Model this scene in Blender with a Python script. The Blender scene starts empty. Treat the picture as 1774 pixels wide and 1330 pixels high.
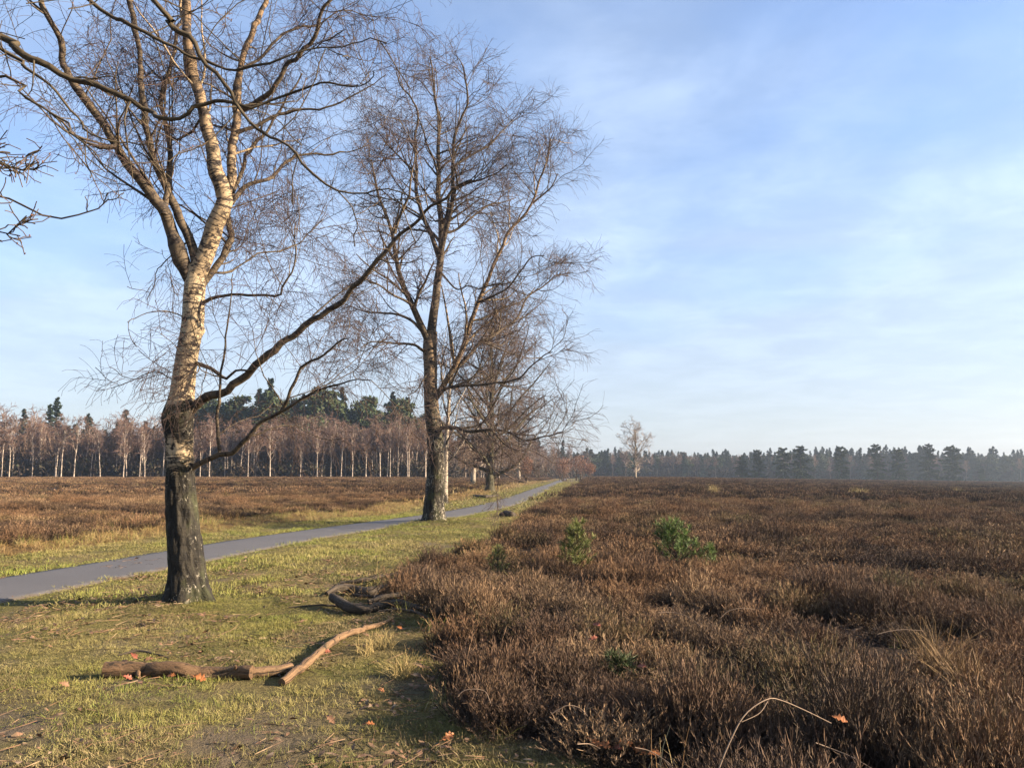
import bpy, math
import numpy as np

# ------------------------------------------------------------------ camera, sky, sun, exposure
SC = bpy.context.scene
COL = SC.collection
F = 1335.0                       # focal length in pixels of a 1774 px wide picture
PITCH = math.atan((822 - 665) / F)
CAMZ = 1.6
cam_d = bpy.data.cameras.new('camera')
cam_d.sensor_fit = 'HORIZONTAL'; cam_d.sensor_width = 36.0
cam_d.lens = 36.0 * F / 1774.0
cam_d.clip_start = 0.05; cam_d.clip_end = 6000
cam = bpy.data.objects.new('camera', cam_d); COL.objects.link(cam)
cam.location = (0, 0, CAMZ); cam.rotation_euler = (math.pi / 2 + PITCH, 0, 0)
SC.camera = cam

SUN_AZ = 97.0                    # degrees from +Y towards +X
SUN_EL = 20.0
world = bpy.data.worlds.new('World'); SC.world = world; world.use_nodes = True
sun_d = bpy.data.lights.new('sun', 'SUN'); sun_d.energy = 5.0; sun_d.angle = math.radians(0.55)
sun_d.color = (1.0, 0.81, 0.58)
sun = bpy.data.objects.new('sun', sun_d); COL.objects.link(sun)
sun.location = (60, -8, 40)
sun.rotation_euler = (math.radians(90 - SUN_EL), 0, math.radians(180 - SUN_AZ))
SC.view_settings.view_transform = 'Standard'; SC.view_settings.look = 'None'
SC.view_settings.exposure = 2.05; SC.view_settings.gamma = 1.0
SC.view_settings.use_curve_mapping = False
SC.cycles.use_denoising = True
SC.cycles.max_bounces = 6; SC.cycles.diffuse_bounces = 1; SC.cycles.transparent_max_bounces = 4


class NT:
    """small helper to write node trees"""
    def __init__(s, tree):
        s.t = tree; s.t.nodes.clear()
    def n(s, kind, ins=None, **props):
        nd = s.t.nodes.new(kind)
        for k, v in props.items(): setattr(nd, k, v)
        for k, v in (ins or {}).items():
            sock = nd.inputs[k]
            if isinstance(v, bpy.types.NodeSocket): s.t.links.new(v, sock)
            else: sock.default_value = v
        return nd
    def math(s, op, a, b=0.0, c=None, clamp=False):
        ins = {0: a, 1: b}
        if c is not None: ins[2] = c
        return s.n('ShaderNodeMath', ins, operation=op, use_clamp=clamp).outputs[0]
    def vmul(s, v, k):
        return s.n('ShaderNodeVectorMath', {0: v, 1: k}, operation='MULTIPLY').outputs[0]
    def noise(s, vec, scale, detail=4.0, rough=0.55, dist=0.0):
        ins = {'Scale': scale, 'Detail': detail, 'Roughness': rough, 'Distortion': dist}
        if vec is not None: ins['Vector'] = vec
        return s.n('ShaderNodeTexNoise', ins).outputs[0]
    def ramp(s, fac, lo, hi, a=0.0, b=1.0):
        return s.n('ShaderNodeMapRange', {0: fac, 1: lo, 2: hi, 3: a, 4: b}, interpolation_type='SMOOTHSTEP').outputs[0]
    def mix(s, fac, a, b, blend='MIX'):
        nd = s.n('ShaderNodeMix', data_type='RGBA', blend_type=blend)
        for k, v in ((0, fac), (6, a), (7, b)):
            if isinstance(v, bpy.types.NodeSocket): s.t.links.new(v, nd.inputs[k])
            else: nd.inputs[k].default_value = (v if k == 0 else (*v[:3], 1.0))
        return nd.outputs[2]
    def attr(s, name, kind='GEOMETRY'):
        return s.n('ShaderNodeAttribute', attribute_name=name, attribute_type=kind)


w = NT(world.node_tree)
sky = w.n('ShaderNodeTexSky', sky_type='NISHITA', sun_disc=False, sun_elevation=math.radians(SUN_EL),
          sun_rotation=math.radians(SUN_AZ), altitude=20.0, air_density=1.0, dust_density=1.3, ozone_density=2.6)
tc = w.n('ShaderNodeTexCoord').outputs['Generated']
sep = w.n('ShaderNodeSeparateXYZ', {0: tc})
zz = w.math('ADD', w.math('MAXIMUM', sep.outputs[2], 0.0), 0.10)
pl = w.n('ShaderNodeCombineXYZ', {0: w.math('DIVIDE', sep.outputs[0], zz), 1: w.math('DIVIDE', sep.outputs[1], zz), 2: 0.0}).outputs[0]
n1 = w.noise(w.n('ShaderNodeVectorMath', {0: pl, 1: (1.3, 5.2, 0.0)}, operation='ADD').outputs[0], 0.75, 5.0, 0.5, 0.15)
n2 = w.noise(w.n('ShaderNodeVectorMath', {0: pl, 1: (7.7, 2.0, 5.0)}, operation='ADD').outputs[0], 2.4, 6.0, 0.6, 0.25)
n3 = w.noise(w.vmul(pl, (0.45, 0.9, 1.0)), 1.3, 5.0, 0.55, 0.3)
veil = w.ramp(n1, 0.28, 0.72, 0.22, 0.80)
wisp = w.math('MULTIPLY', w.ramp(n2, 0.42, 0.78, 0.0, 0.28), w.ramp(n1, 0.35, 0.65, 0.25, 1.0))
band = w.ramp(n3, 0.50, 0.72, 0.0, 0.30)
bank = w.ramp(sep.outputs[2], 0.42, 0.02, 0.0, 0.88)      # thin low cloud thickening towards the horizon all round
cl = w.math('ADD', w.math('ADD', w.math('ADD', veil, wisp), band), bank, clamp=True)
tint = w.mix(cl, (0.92, 1.08, 1.34), (1, 1, 1))
skyc = w.mix(1.0, sky.outputs[0], tint, 'MULTIPLY')
cloudk = w.mix(w.ramp(sep.outputs[2], 0.02, 0.34), (2.60, 2.86, 3.30), (2.95, 3.6, 4.7))
cloudb = w.n('ShaderNodeVectorMath', {0: cloudk, 3: w.math('ADD', 1.07, w.math('MULTIPLY', w.ramp(n2, 0.32, 0.72, -0.16, 0.16), w.ramp(sep.outputs[2], 0.03, 0.25, 0.35, 1.0)))}, operation='SCALE').outputs[0]
cloudc = w.mix(0.30, cloudb, w.mix(1.0, sky.outputs[0], (1.12, 1.02, 1.02), 'MULTIPLY'))
allc = w.mix(w.math('MULTIPLY', cl, 0.9), skyc, cloudc)
bg = w.n('ShaderNodeBackground', {'Color': allc, 'Strength': 0.060})
w.t.links.new(bg.outputs[0], w.n('ShaderNodeOutputWorld').inputs[0])

# ------------------------------------------------------------------ small tools
RNG = np.random.default_rng(7)
CP, SP = math.cos(PITCH), math.sin(PITCH)


def ray(u, v):
    X = (u - 887.0) / F; Y = (665.0 - v) / F
    return np.array([X, CP - Y * SP, SP + Y * CP])


def at(u, v, z=0.0):
    """photo pixel -> point of the level z"""
    d = ray(u, v); t = (z - CAMZ) / d[2]
    return np.array([d[0] * t, d[1] * t, z])


def dp(u, v, y):
    """photo pixel -> point at the distance y"""
    d = ray(u, v); t = y / d[1]
    return np.array([d[0] * t, y, CAMZ + d[2] * t])


_tab = np.random.default_rng(99).random((256, 256))


def vnoise(x, y):
    x = np.asarray(x, float); y = np.asarray(y, float)
    xi = np.floor(x).astype(int); yi = np.floor(y).astype(int)
    fx = x - xi; fy = y - yi
    fx = fx * fx * (3 - 2 * fx); fy = fy * fy * (3 - 2 * fy)
    a = _tab[xi & 255, yi & 255]; b = _tab[(xi + 1) & 255, yi & 255]
    c = _tab[xi & 255, (yi + 1) & 255]; d = _tab[(xi + 1) & 255, (yi + 1) & 255]
    return (a * (1 - fx) + b * fx) * (1 - fy) + (c * (1 - fx) + d * fx) * fy


def fbm(x, y, o=4):
    s = 0; a = 0.5; t = 0
    for i in range(o):
        s = s + a * vnoise(x * 2 ** i + 17 * i, y * 2 ** i + 31 * i); t += a; a *= 0.5
    return s / t


def sst(x, a, b):
    t = np.clip((np.asarray(x, float) - a) / (b - a), 0, 1)
    return t * t * (3 - 2 * t)


def unit(v):
    return v / np.maximum(np.linalg.norm(v, axis=-1, keepdims=True), 1e-9)


def spline(P, n):
    """Catmull-Rom through the rows of P (any width), n+1 samples"""
    P = np.asarray(P, float)
    Q = np.vstack([2 * P[0] - P[1], P, 2 * P[-1] - P[-2]])
    L = np.r_[0, np.cumsum(np.linalg.norm(np.diff(P[:, :3], axis=0), axis=1))]
    s = np.linspace(0, L[-1], n + 1)
    i = np.clip(np.searchsorted(L, s, 'right') - 1, 0, len(P) - 2)
    t = ((s - L[i]) / np.maximum(L[i + 1] - L[i], 1e-9))[:, None]
    a, b, c, d = Q[i], Q[i + 1], Q[i + 2], Q[i + 3]
    return 0.5 * (2 * b + (c - a) * t + (2 * a - 5 * b + 4 * c - d) * t * t + (3 * b - a - 3 * c + d) * t ** 3)


class MB:
    """mesh builder: arrays of vertices and quads / triangles, with an optional 'bk' vector per vertex"""
    def __init__(s):
        s.v = []; s.f = []; s.b = []; s.n = 0
    def add(s, v, f, b=None):
        v = np.asarray(v, float).reshape(-1, 3); f = np.asarray(f, int)
        s.v.append(v); s.f.append(f + s.n); s.n += len(v)
        s.b.append(np.zeros_like(v) if b is None else np.asarray(b, float).reshape(-1, 3))
    def tubes(s, P, R, k=3, s0=0.0, cap=False):
        """P (N,S,3) centre lines, R (N,S) radii"""
        P = np.asarray(P, float); R = np.asarray(R, float)
        if P.ndim == 2: P = P[None]; R = R[None]
        N, S, _ = P.shape
        if N == 0: return
        T = np.empty_like(P); T[:, 1:-1] = P[:, 2:] - P[:, :-2]; T[:, 0] = P[:, 1] - P[:, 0]; T[:, -1] = P[:, -1] - P[:, -2]
        T = unit(T)
        m = unit(P[:, -1] - P[:, 0])
        ref = np.where(np.abs(m[:, 2:3]) > 0.75, np.array([[0.0, 1.0, 0.03]]), np.array([[0.03, 0.0, 1.0]]))
        U = unit(np.cross(T, ref[:, None, :])); W = np.cross(U, T)
        a = np.arange(k) * 2 * math.pi / k
        ca = np.cos(a)[None, None, :, None]; sa = np.sin(a)[None, None, :, None]
        off = (U[:, :, None, :] * ca + W[:, :, None, :] * sa) * R[:, :, None, None]
        V = P[:, :, None, :] + off
        ln = np.concatenate([np.zeros((N, 1)), np.cumsum(np.linalg.norm(np.diff(P, axis=1), axis=2), axis=1)], axis=1) + s0
        B = np.empty((N, S, k, 3))
        rr = np.maximum(R, 0.012)
        B[..., 0] = np.cos(a)[None, None] * rr[..., None]; B[..., 1] = np.sin(a)[None, None] * rr[..., None]; B[..., 2] = ln[..., None]
        idx = np.arange(N * S * k).reshape(N, S, k)
        nx = np.roll(idx, -1, axis=2)
        Q = np.stack([idx[:, :-1], nx[:, :-1], nx[:, 1:], idx[:, 1:]], axis=-1).reshape(-1, 4)
        s.add(V, Q, B)
        if cap:
            for j in range(N):
                for e in (0, S - 1):
                    ring = V[j, e]; c = ring.mean(0)
                    t3 = [[i, (i + 1) % k, k] if e else [(i + 1) % k, i, k] for i in range(k)]
                    s.add(np.vstack([ring, c]), t3, np.vstack([B[j, e], [0, 0, B[j, e, 0, 2]]]))
    def ribbons(s, P, Wd, side, hfrac=None):
        """P (N,S,3), widths (N,S), side (N,3): flat blades"""
        N, S, _ = P.shape
        o = side[:, None, :] * Wd[..., None] * 0.5
        V = np.stack([P - o, P + o], axis=2)
        idx = np.arange(N * S * 2).reshape(N, S, 2)
        Q = np.stack([idx[:, :-1, 0], idx[:, :-1, 1], idx[:, 1:, 1], idx[:, 1:, 0]], axis=-1).reshape(-1, 4)
        B = np.zeros((N, S, 2, 3))
        B[..., 2] = (np.linspace(0, 1, S)[None, :, None] if hfrac is None else hfrac[..., None])
        B[..., 0] = np.random.default_rng(N).random((N, 1, 1))
        s.add(V, Q, B)
    def mesh(s, name, mats, smooth=True):
        me = bpy.data.meshes.new(name)
        V = np.vstack(s.v) if s.v else np.zeros((0, 3))
        sizes = [np.full(len(f), f.shape[1]) for f in s.f if len(f)]
        tot = np.concatenate(sizes); loops = np.concatenate([f.ravel() for f in s.f if len(f)])
        me.vertices.add(len(V)); me.vertices.foreach_set('co', V.ravel().astype(np.float32))
        me.loops.add(len(loops)); me.loops.foreach_set('vertex_index', loops.astype(np.int32))
        me.polygons.add(len(tot)); me.polygons.foreach_set('loop_start', np.r_[0, np.cumsum(tot)[:-1]].astype(np.int32))
        me.polygons.foreach_set('use_smooth', np.full(len(tot), smooth))
        me.update(calc_edges=True)
        at_ = me.attributes.new('bk', 'FLOAT_VECTOR', 'POINT')
        at_.data.foreach_set('vector', np.vstack(s.b).ravel().astype(np.float32))
        for m in (mats if isinstance(mats, (list, tuple)) else [mats]): me.materials.append(m)
        return me
    def obj(s, name, mat, parent=None, smooth=True):
        return link(name, s.mesh(name, mat, smooth), parent)


def link(name, me, parent=None):
    o = bpy.data.objects.new(name, me); COL.objects.link(o)
    if parent is not None:
        o.parent = parent
        o.matrix_parent_inverse = parent_inv(parent)
    return o


def parent_inv(p):
    from mathutils import Matrix
    return Matrix.Translation(p.location).inverted() if p.parent is None else Matrix.Identity(4)


def tag(o, label=None, cat=None, group=None, kind=None):
    for k, v in (('label', label), ('category', cat), ('group', group), ('kind', kind)):
        if v: o[k] = v
    return o


def empty(name, loc, label, cat, group=None):
    o = bpy.data.objects.new(name, None); COL.objects.link(o)
    o.location = [float(c) for c in loc]; o.empty_display_size = 0.3
    return tag(o, label, cat, group)


# ------------------------------------------------------------------ materials
ALB = 0.68                       # the colours below were chosen for a dimmer exposure: one factor for all of them


def material(name, fn, rough=0.85, spec=0.25):
    m = bpy.data.materials.new(name); m.use_nodes = True
    t = NT(m.node_tree)
    out = t.n('ShaderNodeOutputMaterial')
    b = t.n('ShaderNodeBsdfPrincipled', {'Roughness': rough, 'Specular IOR Level': spec})
    t.t.links.new(b.outputs[0], out.inputs[0])
    r = fn(t)
    col, bump, dist = (r if isinstance(r, tuple) and isinstance(r[0], bpy.types.NodeSocket) else (r, None, 0.0))
    t.t.links.new(t.mix(1.0, col, (ALB, ALB, ALB), 'MULTIPLY'), b.inputs['Base Color'])
    if bump is not None:
        bn = t.n('ShaderNodeBump', {'Height': bump, 'Distance': dist, 'Strength': 1.0})
        t.t.links.new(bn.outputs[0], b.inputs['Normal'])
    return m


def birch_bark(white_from, white_to, white=(0.66, 0.58, 0.46), tan=(0.15, 0.095, 0.055), tan_mix=0.0, fleck=0.60, patch=0.545, age=None, collar=None):
    """white_from / white_to: metres along the limb where the dark rough bark gives way to white"""
    def fn(t):
        bk = t.attr('bk').outputs['Vector']
        s = t.n('ShaderNodeSeparateXYZ', {0: bk}).outputs[2]
        rough_n = t.noise(t.vmul(bk, (9, 9, 4.0)), 1.6, 5.0, 0.65, 0.5)
        big = t.noise(t.vmul(bk, (3.5, 3.5, 2.6)), 1.0, 4.0, 0.6, 0.3)
        sfrac = t.n('ShaderNodeMapRange', {0: s, 1: white_from, 2: white_to, 3: 0.0, 4: 1.0}).outputs[0]
        mixn = t.math('ADD', t.math('MULTIPLY', big, 0.55), t.math('MULTIPLY', t.noise(t.vmul(bk, (5, 5, 7.5)), 1.4, 6.0, 0.72, 0.8), 0.75))
        hgt = t.math('MULTIPLY', sfrac, 0.62)
        if collar:
            cd = t.math('ABSOLUTE', t.math('SUBTRACT', s, collar))
            hgt = t.math('SUBTRACT', hgt, t.ramp(cd, 0.42, 0.05, 0.0, 0.26))
        wm = t.ramp(t.math('ADD', hgt, mixn), 0.81, 0.92)
        lent = t.ramp(t.noise(t.vmul(bk, (4.0, 4.0, 38.0)), 1.0, 3.0, 0.6, 0.15), 0.565, 0.63)
        lent2 = t.ramp(t.noise(t.vmul(bk, (6.0, 6.0, 12.0)), 1.0, 6.0, 0.7, 0.6), patch, patch + 0.07)
        wvar = t.mix(t.noise(t.vmul(bk, (5, 5, 9)), 1.0, 4.0), white, (white[0] * 0.66, white[1] * 0.58, white[2] * 0.46))
        tm = t.n('ShaderNodeMapRange', {0: s, 1: age[0], 2: age[1], 3: tan_mix, 4: 0.85}).outputs[0] if age else tan_mix
        wvar = t.mix(tm, wvar, t.mix(rough_n, tan, (tan[0] * 1.8, tan[1] * 1.75, tan[2] * 1.6)))
        wht = t.mix(t.math('MAXIMUM', lent, lent2), wvar, (0.045, 0.034, 0.028))
        dark = t.mix(t.ramp(rough_n, 0.35, 0.65), (0.010, 0.008, 0.006), (0.036, 0.030, 0.021))
        alg = t.noise(t.vmul(bk, (3, 3, 1.5)), 1.3, 3.0)
        dark = t.mix(t.ramp(alg, 0.5, 0.7, 0.0, 0.6), dark, (0.075, 0.082, 0.03))
        fl = t.math('MULTIPLY', t.ramp(t.noise(t.vmul(bk, (22, 22, 12)), 1.0, 6.0, 0.75, 1.0), fleck, fleck + 0.05), t.ramp(t.noise(t.vmul(bk, (2.5, 2.5, 1.3)), 1.0, 2.0), 0.40, 0.58))
        dark = t.mix(fl, dark, (0.38, 0.34, 0.27))
        col = t.mix(wm, dark, wht)
        h = t.math('ADD', t.math('MULTIPLY', t.math('SUBTRACT', 1.0, wm), rough_n), t.math('MULTIPLY', lent, 0.12))
        return col, h, 0.03
    return fn


M = {}
M['birch_trunk'] = material('birch_trunk_bark', birch_bark(1.2, 3.3, white=(0.62, 0.50, 0.34), fleck=0.585, patch=0.52, collar=2.36), 0.8)
M['birch_leader'] = material('birch_leader_bark', birch_bark(-3, -2, white=(0.58, 0.46, 0.31), tan_mix=0.18, patch=0.505, age=(0.8, 3.2)), 0.75)
M['birch_limb'] = material('birch_limb_bark', birch_bark(-3, -2, tan=(0.062, 0.043, 0.026), tan_mix=0.90, patch=0.50), 0.8)
M['birch_trunk_old'] = material('old_birch_bark', birch_bark(1.5, 7.5, white=(0.42, 0.33, 0.23), tan_mix=0.55, fleck=0.525, patch=0.50), 0.85)
M['birch_pale'] = material('pale_birch_bark', birch_bark(0.3, 1.6, white=(0.48, 0.42, 0.35), fleck=0.5), 0.85)
M['wood_birch'] = material('woodland_birch_bark', lambda t: t.mix(t.ramp(t.noise(t.vmul(t.attr('bk').outputs['Vector'], (2, 2, 1.2)), 1.5, 3.0), 0.45, 0.62), (0.47, 0.39, 0.32), (0.20, 0.15, 0.12)), 0.9)
M['dark_trunk'] = material('dark_conifer_bark', lambda t: t.mix(t.noise(t.vmul(t.attr('bk').outputs['Vector'], (3, 3, 1)), 2.0, 3.0), (0.05, 0.035, 0.025), (0.13, 0.085, 0.06)), 0.9)
M['old_trunk'] = material('greenish_old_bark', lambda t: (t.mix(t.noise(t.vmul(t.attr('bk').outputs['Vector'], (4, 4, 1.2)), 2.0, 4.0), (0.035, 0.03, 0.02), (0.13, 0.12, 0.07)), t.noise(t.vmul(t.attr('bk').outputs['Vector'], (12, 12, 3)), 1.0, 3.0), 0.04), 0.9)


def twig_mat(name, a, b):
    return material(name, lambda t: t.mix(t.noise(t.n('ShaderNodeTexCoord').outputs['Object'], 1.3, 3.0), a, b), 0.8)


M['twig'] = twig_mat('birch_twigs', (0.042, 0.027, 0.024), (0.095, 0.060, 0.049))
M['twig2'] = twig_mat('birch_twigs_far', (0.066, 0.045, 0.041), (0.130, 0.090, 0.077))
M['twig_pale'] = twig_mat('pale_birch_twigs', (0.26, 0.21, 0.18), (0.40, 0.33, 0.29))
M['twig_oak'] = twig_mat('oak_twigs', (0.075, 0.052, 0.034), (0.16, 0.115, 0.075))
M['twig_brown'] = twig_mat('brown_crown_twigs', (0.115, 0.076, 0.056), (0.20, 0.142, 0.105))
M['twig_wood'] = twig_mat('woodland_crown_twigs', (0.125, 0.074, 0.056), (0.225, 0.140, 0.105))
M['oak_bark'] = material('oak_bark', lambda t: (t.mix(t.noise(t.vmul(t.attr('bk').outputs['Vector'], (9, 9, 3)), 1.5, 5.0, 0.6), (0.030, 0.024, 0.016), (0.13, 0.098, 0.056)), t.noise(t.vmul(t.attr('bk').outputs['Vector'], (30, 30, 8)), 1.0, 3.0), 0.012), 0.85)
M['bud'] = material('oak_buds', lambda t: (0.20, 0.085, 0.045), 0.6)


def needles(name, a, b):
    return material(name, lambda t: t.mix(t.noise(t.n('ShaderNodeTexCoord').outputs['Object'], 0.9, 4.0), a, b), 0.7)


M['pine'] = needles('pine_needles', (0.024, 0.042, 0.014), (0.072, 0.096, 0.032))
M['spruce'] = needles('spruce_needles', (0.018, 0.034, 0.018), (0.050, 0.074, 0.034))
M['sapling'] = material('sapling_needles', lambda t: t.mix(t.n('ShaderNodeSeparateXYZ', {0: t.attr('bk').outputs['Vector']}).outputs[0], (0.075, 0.140, 0.030), (0.170, 0.250, 0.055)), 0.55)
M['sapling_y'] = material('yellowish_needles', lambda t: t.mix(t.n('ShaderNodeSeparateXYZ', {0: t.attr('bk').outputs['Vector']}).outputs[0], (0.115, 0.140, 0.034), (0.225, 0.245, 0.066)), 0.6)
M['oakleaf_tree'] = needles('withered_oak_leaves', (0.17, 0.070, 0.038), (0.26, 0.120, 0.062))


def ground_fn(t):
    ob = t.n('ShaderNodeTexCoord').outputs['Object']
    z = t.n('ShaderNodeSeparateXYZ', {0: t.attr('bk').outputs['Vector']})
    heath, dry = z.outputs[0], z.outputs[1]
    nb = t.noise(ob, 0.55, 5.0, 0.6, 0.4); nm = t.noise(ob, 3.2, 5.0, 0.65); nf = t.noise(ob, 26.0, 5.0, 0.7)
    g = t.mix(t.ramp(nm, 0.35, 0.65), (0.125, 0.125, 0.030), (0.205, 0.178, 0.060))
    g = t.mix(t.ramp(nb, 0.42, 0.62), g, (0.235, 0.180, 0.080))
    g = t.mix(t.ramp(nf, 0.45, 0.62, 0.0, 0.75), g, (0.075, 0.060, 0.028))
    soil = t.mix(nf, (0.080, 0.062, 0.045), (0.235, 0.185, 0.135))
    g = t.mix(z.outputs[2], g, soil)
    d = t.mix(t.ramp(nm, 0.3, 0.7), (0.21, 0.130, 0.045), (0.14, 0.095, 0.036))
    d = t.mix(t.ramp(nf, 0.4, 0.65, 0.0, 0.6), d, (0.10, 0.055, 0.03))
    h = t.mix(t.ramp(nb, 0.35, 0.65), (0.052, 0.034, 0.024), (0.095, 0.058, 0.040))
    h = t.mix(t.ramp(nf, 0.4, 0.6), h, (0.028, 0.020, 0.015))
    c = t.mix(dry, g, d); c = t.mix(heath, c, h)
    hh = t.math('ADD', nf, t.math('MULTIPLY', nm, 1.5))
    return c, hh, 0.05


M['ground'] = material('heath_ground', ground_fn, 0.95, 0.1)


def path_fn(t):
    ob = t.n('ShaderNodeTexCoord').outputs['Object']
    a = t.noise(ob, 60.0, 3.0, 0.7); b = t.noise(ob, 0.8, 4.0, 0.6)
    c = t.mix(a, (0.088, 0.083, 0.086), (0.150, 0.141, 0.143))
    c = t.mix(t.ramp(b, 0.35, 0.7, 0.0, 0.35), c, (0.080, 0.075, 0.078))
    e = t.n('ShaderNodeSeparateXYZ', {0: t.attr('bk').outputs['Vector']}).outputs[0]
    dirt = t.ramp(t.math('ADD', e, t.math('MULTIPLY', t.noise(ob, 5.0, 4.0), 0.5)), 1.08, 1.3, 0.0, 0.8)
    c = t.mix(dirt, c, (0.11, 0.085, 0.055))
    return c, a, 0.006


M['path'] = material('asphalt', path_fn, 0.75, 0.35)


def instancer_fn(lo_a, lo_b, hi_a, hi_b, green, dark, dead):
    """tuft colour: by height within the tuft, by blade and by patch"""
    def fn(t):
        z = t.n('ShaderNodeSeparateXYZ', {0: t.attr('bk').outputs['Vector']})
        rnd, h = z.outputs[0], z.outputs[2]
        ti = t.n('ShaderNodeSeparateXYZ', {0: t.attr('tint', 'INSTANCER').outputs['Vector']})
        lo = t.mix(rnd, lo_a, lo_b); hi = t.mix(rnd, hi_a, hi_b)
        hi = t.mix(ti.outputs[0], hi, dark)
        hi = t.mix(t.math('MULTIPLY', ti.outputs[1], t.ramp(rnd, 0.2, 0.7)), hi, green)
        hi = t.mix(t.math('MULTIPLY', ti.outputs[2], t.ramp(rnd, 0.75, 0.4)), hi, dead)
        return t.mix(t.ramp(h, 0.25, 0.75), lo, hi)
    return fn


M['heather'] = material('heather_stems', instancer_fn((0.044, 0.030, 0.021), (0.080, 0.054, 0.038), (0.385, 0.225, 0.118), (0.185, 0.098, 0.054),  # low stems: dark woody brown, darkened further to paint in shade between tufts
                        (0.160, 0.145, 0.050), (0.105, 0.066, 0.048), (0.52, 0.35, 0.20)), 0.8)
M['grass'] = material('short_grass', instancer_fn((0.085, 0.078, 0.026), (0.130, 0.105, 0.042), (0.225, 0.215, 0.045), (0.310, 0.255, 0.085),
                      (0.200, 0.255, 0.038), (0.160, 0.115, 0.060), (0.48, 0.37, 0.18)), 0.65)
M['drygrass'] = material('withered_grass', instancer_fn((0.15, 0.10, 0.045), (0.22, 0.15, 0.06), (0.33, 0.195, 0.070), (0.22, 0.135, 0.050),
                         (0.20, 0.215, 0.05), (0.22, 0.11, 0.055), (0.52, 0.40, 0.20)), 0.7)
M['tussock'] = material('straw', lambda t: t.mix(t.n('ShaderNodeSeparateXYZ', {0: t.attr('bk').outputs['Vector']}).outputs[0], (0.40, 0.25, 0.10), (0.24, 0.145, 0.065)), 0.7)
M['tussock_pale'] = material('pale_straw', lambda t: t.mix(t.n('ShaderNodeSeparateXYZ', {0: t.attr('bk').outputs['Vector']}).outputs[0], (0.46, 0.33, 0.14), (0.30, 0.24, 0.09)), 0.7)
M['stem_dry'] = material('dry_stem', lambda t: t.mix(t.noise(t.n('ShaderNodeTexCoord').outputs['Object'], 9.0, 3.0), (0.36, 0.26, 0.18), (0.20, 0.13, 0.09)), 0.7)


def log_fn(a, b, moss):
    def fn(t):
        bk = t.attr('bk').outputs['Vector']
        g = t.noise(t.vmul(bk, (45, 45, 2.2)), 1.0, 5.0, 0.65, 0.6); p = t.noise(t.vmul(bk, (7, 7, 3.5)), 1.0, 4.0, 0.6)
        c = t.mix(t.ramp(g, 0.35, 0.68), a, b)
        c = t.mix(t.ramp(p, 0.50, 0.66), c, moss)
        c = t.mix(t.ramp(g, 0.58, 0.66), c, (0.022, 0.015, 0.010))
        pch = t.noise(t.vmul(bk, (16, 16, 9)), 1.0, 6.0, 0.7, 0.8)
        c = t.mix(t.ramp(pch, 0.56, 0.62), c, (0.040, 0.028, 0.018))
        return c, t.math('ADD', g, pch), 0.022
    return fn


M['log'] = material('weathered_log', log_fn((0.200, 0.118, 0.062), (0.095, 0.056, 0.032), (0.058, 0.048, 0.024)), 0.8)
M['log_pale'] = material('barkless_branch', log_fn((0.27, 0.165, 0.088), (0.155, 0.092, 0.050), (0.10, 0.075, 0.040)), 0.75)
M['log_dark'] = material('dark_dead_branch', log_fn((0.10, 0.078, 0.058), (0.045, 0.034, 0.026), (0.05, 0.044, 0.026)), 0.85)
M['leaf'] = material('fallen_oak_leaf', lambda t: t.mix(t.noise(t.n('ShaderNodeTexCoord').outputs['Object'], 30.0, 3.0), (0.46, 0.17, 0.052), (0.26, 0.095, 0.036)), 0.55)
M['leaf_red'] = material('reddish_leaf', lambda t: t.mix(t.noise(t.n('ShaderNodeTexCoord').outputs['Object'], 30.0, 3.0), (0.34, 0.105, 0.060), (0.20, 0.065, 0.040)), 0.55)
M['leaf_brown'] = material('brown_leaf', lambda t: t.mix(t.noise(t.n('ShaderNodeTexCoord').outputs['Object'], 30.0, 3.0), (0.26, 0.14, 0.075), (0.16, 0.085, 0.05)), 0.65)
M['meadow'] = material('meadow', lambda t: (0.16, 0.20, 0.05), 0.9)

# ------------------------------------------------------------------ terrain, path, zones
PATH_UV = [(0, 1005, 1040), (161, 977, 1009), (287, 960, 985.5), (352, 945.5, 969), (474, 924, 947), (592, 906, 928),
           (700, 898, 912), (770, 888, 898.5), (852, 876, 886.5), (888, 864.5, 875), (915, 851, 864.5), (938, 841, 850.5), (956, 836.5, 842.5)]
_c = []
for u, a, b in PATH_UV:
    _c.append((at(u, a) + at(u, b))[:2] / 2)
_c = np.array(_c)
for _ in range(2): _c[1:-1] = 0.25 * _c[:-2] + 0.5 * _c[1:-1] + 0.25 * _c[2:]
_k0 = (_c[3] - _c[0]) / (_c[3] - _c[0])[1]; _k1 = (_c[-1] - _c[-4]) / (_c[-1] - _c[-4])[1]
_tab_p = spline(np.vstack([_c[0] - _k0 * 26, _c[0] - _k0 * 12, _c, _c[-1] + _k1 * 80, _c[-1] + _k1 * 1500]), 4000)
PY = np.r_[np.linspace(-14, 9, 24), np.linspace(9.5, 150, 140), np.linspace(152, 330, 30)]


def path_x(y):
    """centre line of the path at the distance y"""
    return np.interp(np.asarray(y, float), _tab_p[:, 1], _tab_p[:, 0])


PW = 0.92                        # half width of the asphalt


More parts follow.
